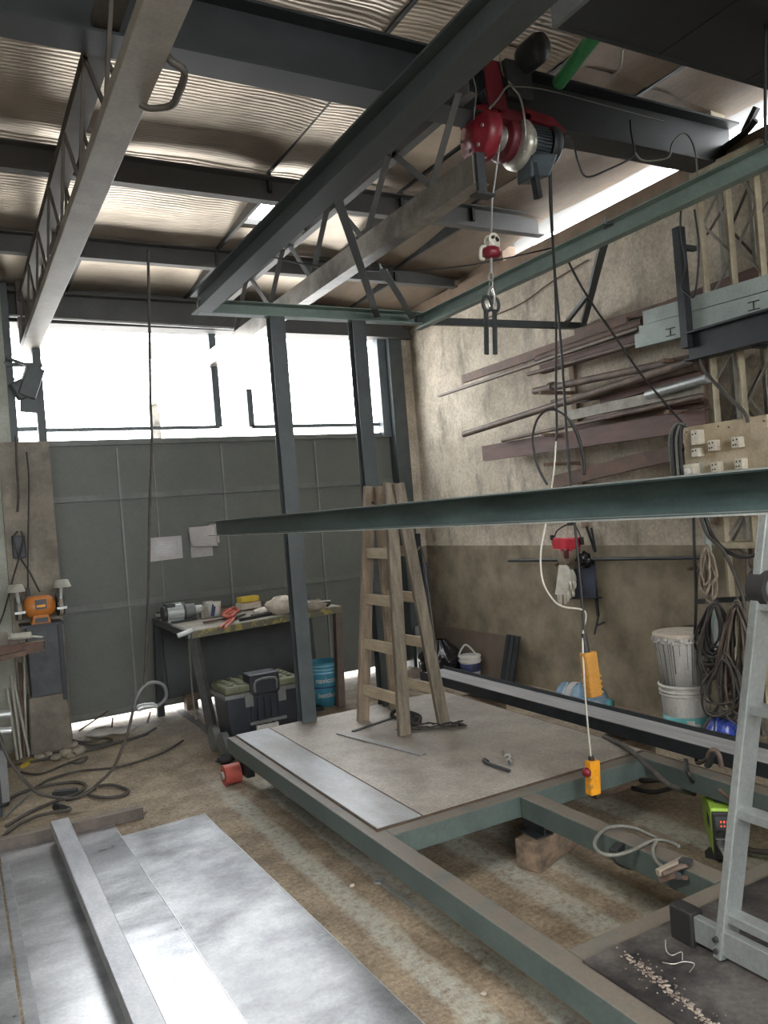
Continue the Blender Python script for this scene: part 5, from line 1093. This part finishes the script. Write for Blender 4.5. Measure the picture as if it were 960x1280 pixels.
# ================================================================== RIGHT WALL: things at the foot
o = MB().hexa([(4.20, 5.62, 0), (4.22, 5.62, 0), (4.22, 6.82, 0), (4.20, 6.82, 0), (4.278, 5.62, .40), (4.298, 5.62, .40), (4.298, 6.82, .40), (4.278, 6.82, .40)]).build('hardboard_panel', 'hardboard'); tag(o, 'brown hardboard panel leaning on the foot of the right wall', 'panel')
for (y, w_, mt, lb) in ((5.66, .05, 'black_steel', 'left dark'), (5.60, .05, 'dark_sheet', 'middle grey'), (5.535, .055, 'black_steel', 'right dark')):
    o = MB().hexa([(4.13, y - w_ / 2, 0), (4.15, y - w_ / 2, 0), (4.15, y + w_ / 2, 0), (4.13, y + w_ / 2, 0), (4.25, y - w_ / 2, .425), (4.27, y - w_ / 2, .425), (4.27, y + w_ / 2, .425), (4.25, y + w_ / 2, .425)]).build('steel_offcut', mt); tag(o, lb + ' of three short steel strips leaning upright on the right wall', 'strip', 'short strips on the right wall')
m = MB()
def bagf(u, v):
    a = 2 * math.pi * u; z = v
    r = (.17 + .05 * math.sin(math.pi * z)) * (1 - .72 * max(0, z - .55) / .45) * (1 + .10 * math.sin(7 * a + 5 * z) + .06 * math.sin(13 * a + 2))
    return (4.02 + r * .9 * math.cos(a), 6.42 + r * 1.1 * math.sin(a), .34 * z)
m.grid(bagf, 48, 12); bg_ = m.build('rubbish_bag', 'black_bag'); tag(bg_, 'full black rubbish bag on the floor by the far right wall', 'bag')
wb_ = bucket(Vector((4.12, 6.10, 0)), .085, .10, .20, 'white_plastic', 'paint_pot', 'white paint pot with raised handle and navy label beside the black bag', 'bucket', (.165,))
MB().lathe((4.12, 6.10, .07), [(.0915, 0), (.093, .001), (.0965, .075), (.095, .076)], 28).build('label_band', 'navy', wb_)
MB().lathe((4.12, 6.10, .198), [(.104, 0), (.106, .012), (.098, .018), (0, .018)], 28).build('lid', 'white_plastic', wb_)
MB().tube([(4.06, 6.19, .20), (4.07, 6.16, .26), (4.09, 6.12, .31), (4.11, 6.07, .29), (4.14, 6.02, .22)], .009, 7, 4).build('handle', 'white_plastic', wb_)
aim2 = math.atan2(-6.1, -4.12)
MB().obox((4.12 + .096 * math.cos(aim2 + .35), 6.10 + .096 * math.sin(aim2 + .35), .11), .004, .03, .05, (0, 0, aim2 + .35)).build('label_patch', 'black', wb_)
for (y, z, r, lb) in ((6.75, .09, .09, 'grey lidless pot in the far right corner behind the ladder'),):
    t = bucket(Vector((4.1, y, 0)), .075, .09, .18, 'cloth', 'small_pot', lb, 'pot', (.15,))
# steel profiles standing in the far corner
for i, (x, y, mt, h_, lb) in enumerate(((4.16, 6.93, 'black_steel', 1.35, 'tall black steel strip standing in the far right corner'), (4.06, 6.90, 'galv', .42, 'short bright strip standing in the far right corner'), (4.2, 6.9, 'blue_dark', 1.05, 'dark blue strip standing beside the tall black strip'))):
    o = MB().box((x - .03, y - .012, 0), (x + .03, y + .012, h_)).build('steel_strip', mt); tag(o, lb, 'strip')
# big water bottle behind the beam
wbo = thing('water_bottle', 'large clear blue water bottle lying behind the dark beam', 'bottle', (3.95, 4.33, 0))
MB().lathe((3.86, 4.55, .125), [(0, 0), (.09, 0), (.12, .02), (.125, .05), (.12, .06), (.125, .08), (.125, .16), (.12, .17), (.125, .19), (.125, .27), (.10, .33), (.04, .36), (.03, .40), (0, .40)], 28, (.25, -.95, 0)).build('body', 'bottle', wbo)
MB().lathe((3.86 + .2633 * .37, 4.55 - .967 * .37, .125), [(.035, 0), (.035, .04), (0, .04)], 16, (.25, -.95, 0)).build('cap', 'teal', wbo)
MB().lathe((3.86, 4.55, .125), [(.1268, .10), (.1268, .15)], 28, (.25, -.95, 0)).build('label', 'paper', wbo)
# two stacked drums
d1 = Vector((3.93, 3.47, 0))
dr = bucket(d1, .125, .148, .38, 'dirty_white', 'plastic_drum', 'lower white drum with teal print under the paint-streaked drum', 'drum', (.33, .35))
MB().lathe(d1 + Vector((0, 0, .0)), [(.1265, .02), (.1285, .02), (.142, .20), (.139, .20)], 32).build('teal_print', 'teal', dr)
aim3 = math.atan2(-3.47, -3.93)
m = MB()
for k in range(3):
    a = aim3 + .25 * k - .1; m.obox(d1 + Vector((.14 * math.cos(a), .14 * math.sin(a), .12 + .02 * (k % 2))), .006, .045, .09, (0, 0, a))
m.build('print_patch', 'dirty_white', dr)
d2 = d1 + Vector((-.01, 0, .315))
du = bucket(d2 + Vector((0, 0, .01)), .118, .155, .37, 'dirty_white', 'plastic_drum', 'upper white drum with grey paint runs and crusted lid', 'drum', (.335,))
MB().lathe(d2 + Vector((0, 0, .375)), [(.158, 0), (.162, .012), (.155, .022), (.13, .018), (0, .022)], 32).build('lid', 'cloth', du, label='crusted pale lid')
m = MB()
for k in range(15):
    a = aim3 + (k - 7) * .19 + .09 * math.sin(k * 5); t0 = .33; t1 = .33 - .06 - .26 * abs(math.sin(k * 2.7))
    for s in range(1): 
        ra = .118 + .037 * t0 / .37; rb_ = .118 + .037 * t1 / .37
        m.bar(d2 + Vector((ra * math.cos(a) * 1.005, ra * math.sin(a) * 1.005, t0 + .01)), d2 + Vector((rb_ * math.cos(a) * 1.005, rb_ * math.sin(a) * 1.005, t1 + .01)), .004 + .004 * (k % 3 == 0), .002, (math.cos(a), math.sin(a), 0))
m.build('paint_runs', 'chest_grey', du, kind='stuff')
m = MB()
for k in range(40):
    a = k * math.pi / 20; m.blob(d2 + Vector((.158 * math.cos(a), .158 * math.sin(a), .365 - .01 * (k % 3))), (.012, .012, .012), k, 6, 4, .3)
m.build('paint_crust', 'dirty_white', du, kind='stuff')
MB().tube([d2 + Vector((.155 * math.cos(aim3 + 1.45), .155 * math.sin(aim3 + 1.45), .33)), d2 + Vector((.18 * math.cos(aim3 + 1.3), .18 * math.sin(aim3 + 1.3), .37)), d2 + Vector((.19 * math.cos(aim3 + 2.2), .19 * math.sin(aim3 + 2.2), .405)), d2 + Vector((.17 * math.cos(aim3 + 3.0), .17 * math.sin(aim3 + 3.0), .40))], .004, 6, 5).build('wire_handle', 'dark_steel', du)
MB().lathe(d1 + Vector((0, 0, .37)), [(.146, 0), (.158, .006), (.158, .02), (.148, .024)], 32).build('rim', 'dirty_white', dr)
o = MB().blob((3.90, 3.19, .10), (.10, .09, .13), 77, 22, 14, .22).build('plastic_bag', 'blue_bag'); tag(o, 'crumpled shiny blue plastic bag beside the stacked drums', 'bag')

# ================================================================== LATTICE COLUMN ON THE RIGHT WALL
co = thing('lattice_column', 'cream painted lattice column of angle iron standing at the right wall', 'column', (4.15, 3.0, 0))
posts = [(4.09, 3.175, 1), (4.09, 2.985, 1), (4.09, 2.80, 1), (4.23, 3.14, 0), (4.23, 2.93, 0), (4.23, 2.76, 0)]
for x, y, f in posts:
    MB().prof((x, y, 0), (x, y, 3.46), Lpf(.05 if f else .04, .05, .006), (0, 1, 0)).build('angle_post', 'cream' if f else 'cream_grey', co)
def lace(x, ya, yb, z0, z1, n, mt='cream_grey'):
    for k in range(n):
        a = z0 + (z1 - z0) * k / n; b_ = z0 + (z1 - z0) * (k + 1) / n
        MB().bar((x, ya if k % 2 else yb, a), (x, yb if k % 2 else ya, b_), .012, .012).build('lacing_bar', mt, co)
lace(4.085, 3.19, 3.0, .1, 3.4, 14); lace(4.085, 2.97, 2.81, .1, 3.4, 15); lace(4.25, 3.13, 2.94, .2, 3.4, 12, 'lattice')
for z in (.6, 1.25, 1.9, 2.5, 3.1):
    MB().bar((4.09, 3.17, z), (4.23, 3.14, z + .18), .012, .012).build('lacing_bar', 'lattice', co)
    MB().bar((4.09, 2.80, z), (4.23, 2.76, z + .18), .012, .012).build('lacing_bar', 'lattice', co)
for z in (.03, 1.22, 3.44): MB().box((4.02, 2.74, z), (4.26, 3.21, z + .035)).build('batten_plate', 'cream', co)
gp = MB().prof((4.02, 3.26, 0), (4.02, 3.26, 1.75), Lpf(.045, .045, .006), (0, 1, 0)).build('steel_post', 'channel_paint'); tag(gp, 'pale grey angle post standing left of the lattice column', 'post')

# ================================================================== PIPE RACKS
rk = thing('pipe_rack', 'dark steel wall rack with arms carrying rusty pipes and bars', 'rack', (4.2, 4.5, 1.6))
for y in (4.62, 3.45):
    MB().box((4.27, y - .025, 1.35), (4.30, y + .025, 2.62)).build('upright', 'wallplate', rk)
    for z in (1.50, 1.63, 1.88, 2.10, 2.42): MB().box((3.94, y - .018, z - .035), (4.29, y + .018, z - .012)).build('arm', 'rust', rk)
def bar_on_wall(name, pts, mt, label, cat='bar', X=4.1, w=.05, h=.05, shape='flat', r=.025):
    (xa, ya), (xb, yb_) = pts; a = onx(xa, ya, X); b_ = onx(xb, yb_, X)
    d = (b_ - a)
    ext = b_ + d.normalized() * .03
    if shape == 'pipe': m_ = MB().cyl(a, ext, r, n=14)
    elif shape == 'angle': m_ = MB().prof(a, ext, Lpf(w, h, .006), (0, 0, 1))
    elif shape == 'channel': m_ = MB().prof(a, ext, Cpf(w, h, .006, -1))
    else: m_ = MB().bar(a, ext, w, h)
    o = m_.build(name, mt); tag(o, label, cat); return o
g_ = 'pipes and bars on the wall rack'
bar_on_wall('steel_flat', ((549, 495), (795, 412)), 'brown_pipe', 'long narrow bar with the farthest left tip, top of the wall rack', X=4.02, w=.04, h=.018)
bar_on_wall('steel_flat', ((579, 474), (781, 404)), 'rust', 'wide brown flat just behind the longest top bar', X=4.12, w=.03, h=.07)
bar_on_wall('steel_pipe', ((672, 449), (800, 404)), 'rust', 'reddish pipe at the top of the rack ending under the pale channels', 'pipe', X=4.08, r=.032, shape='pipe')
bar_on_wall('steel_channel', ((678, 462), (799, 424)), 'maroon', 'red-brown channel below the reddish top pipe', 'channel', X=4.10, w=.05, h=.07, shape='channel')
bar_on_wall('steel_flat', ((720, 416), (852, 376)), 'rust', 'topmost rusty bar passing behind the pale channels', X=4.16, w=.03, h=.05)
fp = bar_on_wall('flanged_pipe', ((668, 489), (859, 449)), 'brown_pipe', 'brown pipe with a flange near its left end', 'pipe', X=4.06, r=.027, shape='pipe')
a, b_ = onx(668, 489, 4.06), onx(692, 484, 4.06)
MB().cyl(a.lerp(b_, .82), b_, .042, n=16).build('flange', 'brown_pipe', fp)
bar_on_wall('steel_pipe', ((580, 543), (863, 452)), 'brown_pipe', 'longest round pipe on the middle rack arm', 'pipe', X=3.99, r=.026, shape='pipe')
bar_on_wall('steel_pipe', ((722, 497), (866, 459)), 'brown_pipe', 'thicker pipe lying just above the longest round pipe', 'pipe', X=4.07, r=.03, shape='pipe')
bar_on_wall('steel_channel', ((753, 499), (875, 464)), 'maroon', 'red-brown channel on the middle rack right of the pipes', 'channel', X=4.12, w=.05, h=.075, shape='channel')
bar_on_wall('steel_pipe', ((809, 494), (880, 474)), 'galv', 'bright galvanised pipe end on the middle rack', 'pipe', X=4.0, r=.03, shape='pipe')
bar_on_wall('steel_flat', ((710, 520), (873, 485)), 'table_top', 'grey-brown flat bar under the galvanised pipe', X=4.06, w=.03, h=.07)
bar_on_wall('steel_rod', ((628, 551), (875, 496)), 'brown_pipe', 'thin brown rod on the lower rack', 'rod', X=4.02, r=.014, shape='pipe')
bar_on_wall('steel_angle', ((735, 525), (875, 499)), 'maroon', 'dark red angle lying right of the thin brown rod', 'angle', X=4.06, w=.04, h=.03)
bar_on_wall('steel_channel', ((606, 567), (880, 524)), 'maroon', 'broad dark red channel, largest on the lower rack', 'channel', X=4.08, w=.05, h=.13, shape='channel')
bar_on_wall('timber_plank', ((692, 603), (845, 565)), 'rust', 'rust-brown plank leaning at the bottom of the rack', 'plank', X=4.14, w=.03, h=.10)
bar_on_wall('steel_rod', ((690, 612), (850, 597)), 'black_steel', 'thin black rod lowest on the rack, upper of two', 'rod', X=4.02, r=.012, shape='pipe')
bar_on_wall('steel_rod', ((650, 622), (850, 602)), 'galv', 'thin grey rod lowest on the rack', 'rod', X=4.0, r=.010, shape='pipe')
lr = MB().cyl(onx(636, 701, 4.22), onx(885, 697, 4.22), .012, n=10).build('wall_rod', 'black_steel'); tag(lr, 'long thin black rod along the right wall below the paint line', 'rod')
for y in (4.9, 3.6): MB().box((4.2, y - .01, lr.location.z - .02 + .0), (4.31, y + .01, lr.location.z + .0)).build('pin', 'rust', lr)
lr = MB().cyl(onx(560, 655, 4.24), onx(700, 652, 4.24), .010, n=8).build('wall_rod', 'rust'); tag(lr, 'thin brown rod along the wall just under the big green rail', 'rod')

bar_on_wall('steel_flat', ((700, 434), (860, 386)), 'brown_pipe', 'brown bar squeezed between the upper rusty pipe and the topmost bar', X=4.14, w=.03, h=.04)
bar_on_wall('steel_pipe', ((660, 468), (800, 428)), 'brown_pipe', 'thin pipe under the red-brown channel, upper rack arm', 'pipe', X=4.04, r=.015, shape='pipe')
bar_on_wall('steel_angle', ((690, 505), (870, 470)), 'rust', 'rusty angle between the longest round pipe and the grey-brown flat', 'angle', X=4.13, w=.03, h=.06)
bar_on_wall('steel_angle', ((720, 535), (878, 505)), 'rust', 'rusty angle right above the broad dark red channel', 'angle', X=4.14, w=.04, h=.05)
bar_on_wall('steel_flat', ((770, 577), (860, 558)), 'brown_pipe', 'short brown flat behind the rust-brown plank', X=4.2, w=.02, h=.05)
bar_on_wall('steel_flat', ((800, 398), (960, 338)), 'maroon', 'dark red bar on the top arm behind the lattice column', X=4.2, w=.03, h=.09)
# pale green channels with punched H slots
chs = thing
def chan(pts, X, h, w, label, marks=(), name='painted_channel'):
    (xa, ya), (xb, yb_) = pts; a, b_ = onx(xa, ya, X), onx(xb, yb_, X); d = (b_ - a).normalized(); e = b_ + d * .6
    o = MB().prof(a, e, Cpf(w, h, .006, -1)).build(name, 'channel_paint'); 
    s, u = frame_axes(d)
    sd = -1 if (s.x > 0) else 1
    for mx_, my_ in marks:
        c = onx(mx_, my_, X - w / 2 - .002)
        m = MB(); 
        for off in (-.022, .022): m.bar(c + u * off - d * .035, c + u * off + d * .035, .004, .006)
        m.bar(c - u * .022, c + u * .022, .006, .004, d); m.build('h_mark', 'black_steel', o)
    tag(o, label, 'channel'); return o
chan(((783, 408), (811, 400)), 4.13, .045, .04, 'shortest-showing pale channel, farthest left behind the stack')
chan(((807, 398), (960, 354)), 3.99, .085, .05, 'upper pale green-grey channel of the painted stack')
chan(((802, 413), (960, 371)), 3.985, .05, .05, 'middle pale green-grey channel of the painted stack')
chan(((797, 427), (960, 385)), 3.98, .09, .05, 'front pale green-grey channel with two black H marks', ((838, 415), (942, 382)))
# black bracket post and beam that carry the painted channels
bp = thing('bracket_frame', 'black steel post and I beam bracket in front of the lattice column', 'bracket', (3.95, 3.25, 2.4))
MB().box((3.90, 3.215, 2.43), (3.955, 3.265, 3.15)).build('post', 'black_steel', bp)
MB().prof((3.95, 3.25, 2.435), (3.95, 1.2, 2.435), Ipf(.11, .17, .012)).build('beam', 'black_steel', bp)
MB().box((3.955, 3.225, 2.50), (4.06, 3.255, 2.53)).build('stay', 'black_steel', bp)
MB().box((3.955, 3.225, 3.02), (4.06, 3.255, 3.05)).build('stay', 'black_steel', bp)
MB().box((3.955, 2.80, 2.34), (4.25, 2.84, 2.36)).build('stay', 'black_steel', bp)
cable('post_wire', [onx(x, y, 3.88) for x, y in ((851, 262), (851, 290), (857, 330), (852, 358), (858, 366), (866, 372), (870, 360), (873, 330), (873, 300), (868, 262))], .006, 'black', 'thin black wire looped round the black bracket post', 'wire')
cable('column_cable', [onx(x, y, 3.95) for x, y in ((874, 445), (880, 462), (895, 480), (915, 500), (930, 515), (935, 528))], .010, 'dirty_cable', 'dusty cable hanging from the black beam to the power board', 'cable')

# ================================================================== POWER BOARD
bd = thing('power_board', 'stained plywood power board with white sockets on the lattice column', 'power board', (3.98, 3.1, 1.4))
BX = 3.985
pts = [onx(853, 535, BX), onx(958, 518, BX)]
yb0, yb1 = pts[0].y, pts[1].y
MB().hexa([(BX, yb1, 1.42), (BX + .02, yb1, 1.42), (BX + .02, yb0, 1.42), (BX, yb0, 1.42), (BX, yb1, pts[1].z), (BX + .02, yb1, pts[1].z), (BX + .02, yb0, pts[0].z), (BX, yb0, pts[0].z)]).build('panel', 'ply', bd, bevel=.002)
MB().box((BX + .02, yb1 + .1, 1.5), (4.04, yb1 + .14, 1.6)).build('spacer', 'block', bd)
MB().box((BX + .02, yb0 - .14, 1.5), (4.04, yb0 - .10, 1.6)).build('spacer', 'block', bd)
def sock(x, y, w_, h_, dpt=.05, holes=4):
    c = onx(x, y, BX - dpt)
    o = MB().box((BX - dpt, c.y - w_ / 2, c.z - h_ / 2), (BX, c.y + w_ / 2, c.z + h_ / 2)).build('socket', 'socket', bd, bevel=.004)
    m = MB()
    for dy, dz_ in ((-.2, .25), (.22, .22), (-.05, -.2), (.25, -.22))[:holes]: m.cyl((BX - dpt - .001, c.y + dy * w_, c.z + dz_ * h_), (BX - dpt + .006, c.y + dy * w_, c.z + dz_ * h_), .0055, n=8)
    if holes: m.build('socket_holes', 'black', o)
    return o
for x, y in ((889, 557), (919, 553), (893, 584), (923, 580)): sock(x, y, .052, .062)
sock(868, 547, .05, .09, .06, 2); sock(868, 566, .05, .05, .06, 2)
s_ = sock(860, 588, .07, .075, .07, 0)
MB().lathe(onx(860, 590, BX - .07), [(.022, 0), (.022, .012), (0, .014)], 14, (-1, 0, 0)).build('switch_button', 'white_plastic', s_)
for (x, y) in ((858, 540), (898, 533), (911, 534), (955, 526)): 
    c = onx(x, y, BX); MB().cyl((BX - .003, c.y, c.z), (BX + .002, c.y, c.z), .005, n=8).build('screw', 'dark_steel', bd)
for k in range(6):
    x0 = 838 + k * 2.6
    cable('board_cable', [onx(x, y, 3.93 - .012 * (k % 2)) for x, y in ((858, 533), (846 + k * 1.5, 530 + (k % 3)), (x0, 545 + k), (x0 + .5, 570), (x0 + 2, 590), (x0 + 4, 608), (x0 + 8, 640))], .009, 'black' if k % 3 else 'grey_cable', '%s of the cables drooping over the left edge of the power board' % ('first', 'second', 'third', 'fourth', 'fifth', 'last')[k], 'cable', group='cables at the power board')

# ================================================================== ROPE AND CABLE HANKS ON THE COLUMN
rnd = random.Random(11)
def hank(name, label, cat, cx, ytop, ybot, wpx, n, X, r, mt, seed, extra=()):
    rnd = random.Random(seed); t = thing(name, label, cat, onx(cx, ytop, X))
    for k in range(n):
        w_ = wpx * rnd.uniform(.45, 1.0) / 2; yb_ = ytop + (ybot - ytop) * rnd.uniform(.55, 1.0); yt = ytop + rnd.uniform(-3, 8); sh = rnd.uniform(-.25, .25) * wpx
        xx = X - rnd.uniform(0, .10); pts = []
        for q in range(12):
            a = 2 * math.pi * q / 12; cyy = (yt + yb_) / 2; hy = (yb_ - yt) / 2
            pinch = .35 + .65 * (0.5 + .5 * math.sin(a)) if True else 1
            px = cx + sh * (0.5 + .5 * math.sin(a)) + w_ * math.cos(a) * pinch + rnd.uniform(-1.6, 1.6); py = cyy + hy * math.sin(a) + rnd.uniform(-2, 2)
            pts.append(onx(px, py, xx + rnd.uniform(-.015, .015)))
        MB().tube(pts, r * rnd.uniform(.85, 1.15), 6, 4, True).build('loop', mt if not extra or k % 3 else extra[0], t)
    return t
hank('rope_hank', 'tan rope hank hanging on the pale grey angle post', 'rope', 883, 684, 762, 26, 13, 3.97, .0075, 'rope', 5)
hank('cable_hank', 'big tangled hank of dark cables hanging from the lattice column, left one', 'cable hank', 893, 752, 850, 52, 17, 3.93, .0072, 'dirty_cable', 8, ('black',))
hank('cable_hank', 'big tangled hank of dark cables hanging beside the aluminium ladder, right one', 'cable hank', 920, 752, 905, 56, 20, 3.92, .0072, 'dirty_cable', 21, ('brown_pipe',))
hank('cable_hank', 'lower loose coil of dark cable under the two big hanks', 'cable hank', 905, 820, 906, 70, 9, 3.90, .007, 'dirty_cable', 33)
tr = MB().bar(onx(870, 752, 4.0), onx(935, 748, 4.0), .03, .03).build('hanger_bar', 'dark_steel'); tag(tr, 'dark bar on the column that the cable hanks hang from', 'bar')
cable('column_lead', [onx(x, y, 3.92) for x, y in ((880, 640), (888, 665), (900, 682), (915, 693), (935, 696), (965, 685))], .011, 'black', 'black lead sagging across the column under the green rail', 'cable')
cable('column_lead', [onx(x, y, 3.9) for x, y in ((867, 640), (868, 690), (870, 745), (868, 800), (864, 830), (857, 880), (853, 905))], .009, 'black', 'straight dark lead hanging in front of the stacked drums', 'cable')
cable('column_lead', [onx(x, y, 4.0) for x, y in ((933, 690), (934, 720), (935, 748))], .008, 'rust', 'short brown lead hanging on the right column post', 'cable')

# ================================================================== THINGS HUNG ON THE RIGHT WALL
hk_ = thing('wall_hook_rail', 'dark steel hook bar fixed to the right wall holding mask and gloves', 'hook', (4.25, 4.6, 1.1))
MB().bar(onx(740, 700, 4.26), onx(748, 770, 4.26), .018, .018).build('upright', 'black_steel', hk_)
MB().bar(onx(710, 748, 4.2), onx(752, 747, 4.26), .012, .012).build('cross_bar', 'black_steel', hk_)
MB().bar(onx(748, 770, 4.26), onx(743, 793, 4.22), .012, .012).build('hook_tip', 'black_steel', hk_)
MB().bar(onx(746, 782, 4.26), onx(755, 778, 4.24), .015, .012).build('hook_tip', 'black_steel', hk_)
MB().bar(onx(733, 658, 4.26), onx(744, 690, 4.26), .014, .014).build('peg', 'black_steel', hk_)
MB().bar(onx(739, 660, 4.26), onx(745, 690, 4.26), .012, .012).build('peg', 'black_steel', hk_)
fm = thing('face_shield', 'red topped face shield with tan lower half hanging on the right wall', 'face shield', onx(707, 700, 4.18))
def shf(x0, x1, y0, y1, bulge):
    def fn(u, v):
        return onx(x0 + (x1 - x0) * u + v * 3 * (1 - 2 * u), y0 + (y1 - y0) * v, 4.22 - bulge * math.sin(math.pi * u))
    return fn
MB().grid(shf(689, 727, 672, 689, .10), 14, 8).build('crown_band', 'red_hat', fm, solid=.004)
MB().grid(shf(700, 716, 686, 698, .118), 8, 5).build('front_patch', 'red_dark', fm, solid=.004)
def vis(u, v):
    k = math.cos(v * 1.15); return onx(708 + (u - .5) * 33 * k, 686 + 21 * v, 4.22 - .10 * math.sin(math.pi * u) * (1 - .5 * v * v))
MB().grid(vis, 14, 8).build('visor', 'wood', fm, solid=.004, label='tan lower half')
MB().tube([onx(x, y, X) for x, y, X in ((693, 672, 4.2), (696, 664, 4.2), (706, 657, 4.22), (716, 655, 4.25), (722, 662, 4.24), (727, 674, 4.21))], .006, 6, 4).build('head_strap', 'black', fm)
MB().obox(onx(713, 655, 4.24), .03, .04, .025).build('buckle', 'black', fm)
MB().obox(onx(690, 672, 4.2), .02, .025, .04).build('side_knob', 'black', fm); MB().obox(onx(727, 676, 4.2), .02, .03, .06).build('side_knob', 'black', fm)
def glove(cx, y0, y1, wpx, X, label, seed):
    t = thing('work_glove', label, 'glove', onx(cx, y1, X)); rnd = random.Random(seed)
    def fn(u, v):
        a = 2 * math.pi * u; w_ = wpx / 2 * (.55 + .5 * math.sin(min(1, v * 1.3) * 2.2)); px = cx + w_ * math.cos(a) + 2 * math.sin(v * 4); py = y0 + (y1 - y0) * .72 * v
        p = onx(px, py, X); p.x += .03 * math.sin(a); return p
    MB().grid(fn, 16, 10).build('palm', 'glove', t)
    for k in range(4):
        px = cx + (k - 1.5) * wpx * .24; yy = y0 + (y1 - y0) * .62
        MB().tube([onx(px, yy, X), onx(px + rnd.uniform(-1, 1), yy + (y1 - yy) * .5, X - .01), onx(px + rnd.uniform(-1.5, 1.5), y1 - abs(k - 1.2) * 3, X)], [.014, .0135, .013, .012, .011, .010, .008], 7, 3).build('finger', 'glove', t)
    MB().tube([onx(cx + wpx * .4, y0 + (y1 - y0) * .35, X), onx(cx + wpx * .6, y0 + (y1 - y0) * .5, X - .01), onx(cx + wpx * .55, y0 + (y1 - y0) * .62, X - .01)], [.015, .015, .015, .013, .012, .011, .009], 7, 3).build('thumb', 'glove', t)
glove(704, 706, 757, 17, 4.17, 'limp white work glove hanging under the red face shield', 2)
glove(712, 712, 750, 11, 4.2, 'second limp white glove half behind the first one', 4)
o = MB().hexa([onx(714, 712, 4.26), onx(744, 705, 4.26), onx(745, 747, 4.26), onx(716, 747, 4.26), onx(714, 712, 4.235), onx(744, 705, 4.235), onx(745, 747, 4.235), onx(716, 747, 4.235)]).build('dark_plate', 'blue_dark'); tag(o, 'dark blue-grey plate hanging on the wall behind the gloves', 'plate')
o = MB().blob(onx(731, 700, 4.22), (.04, .07, .06), 8, 12, 8, .25).build('black_cloth', 'black_bag'); tag(o, 'bunched black cloth hung right of the face shield', 'cloth')
o = MB().box((4.285, 3.9, 1.62), (4.30, 4.05, 1.68)).build('small_bracket', 'rust'); tag(o, 'small rusty bracket on the right wall above the paint line', 'bracket')
# wall top clutter near the column head
o = MB().box((4.12, 3.10, 3.62), (4.24, 3.22, 3.84)).build('timber_stub', 'cream'); tag(o, 'pale timber stub standing on the wall head beside the runway beam', 'stub')
cable('wallhead_cable', [onx(x, y, 4.2) for x, y in ((868, 200), (885, 195), (900, 188), (915, 178), (932, 165), (945, 150))], .02, 'black', 'thick black cable bundle along the wall head at the right', 'cable')
o = MB().bar(onx(930, 166, 4.22), onx(946, 134, 4.22), .03, .03).build('wallhead_hook', 'black_steel'); tag(o, 'black hooked iron standing on the wall head against the daylight gap', 'hook')
cable('vertical_cable', [ony(956.5, y, 1.9) for y in (-30, 60, 120, 180)], .006, 'black', 'straight dark cable hanging at the upper right picture edge', 'cable')
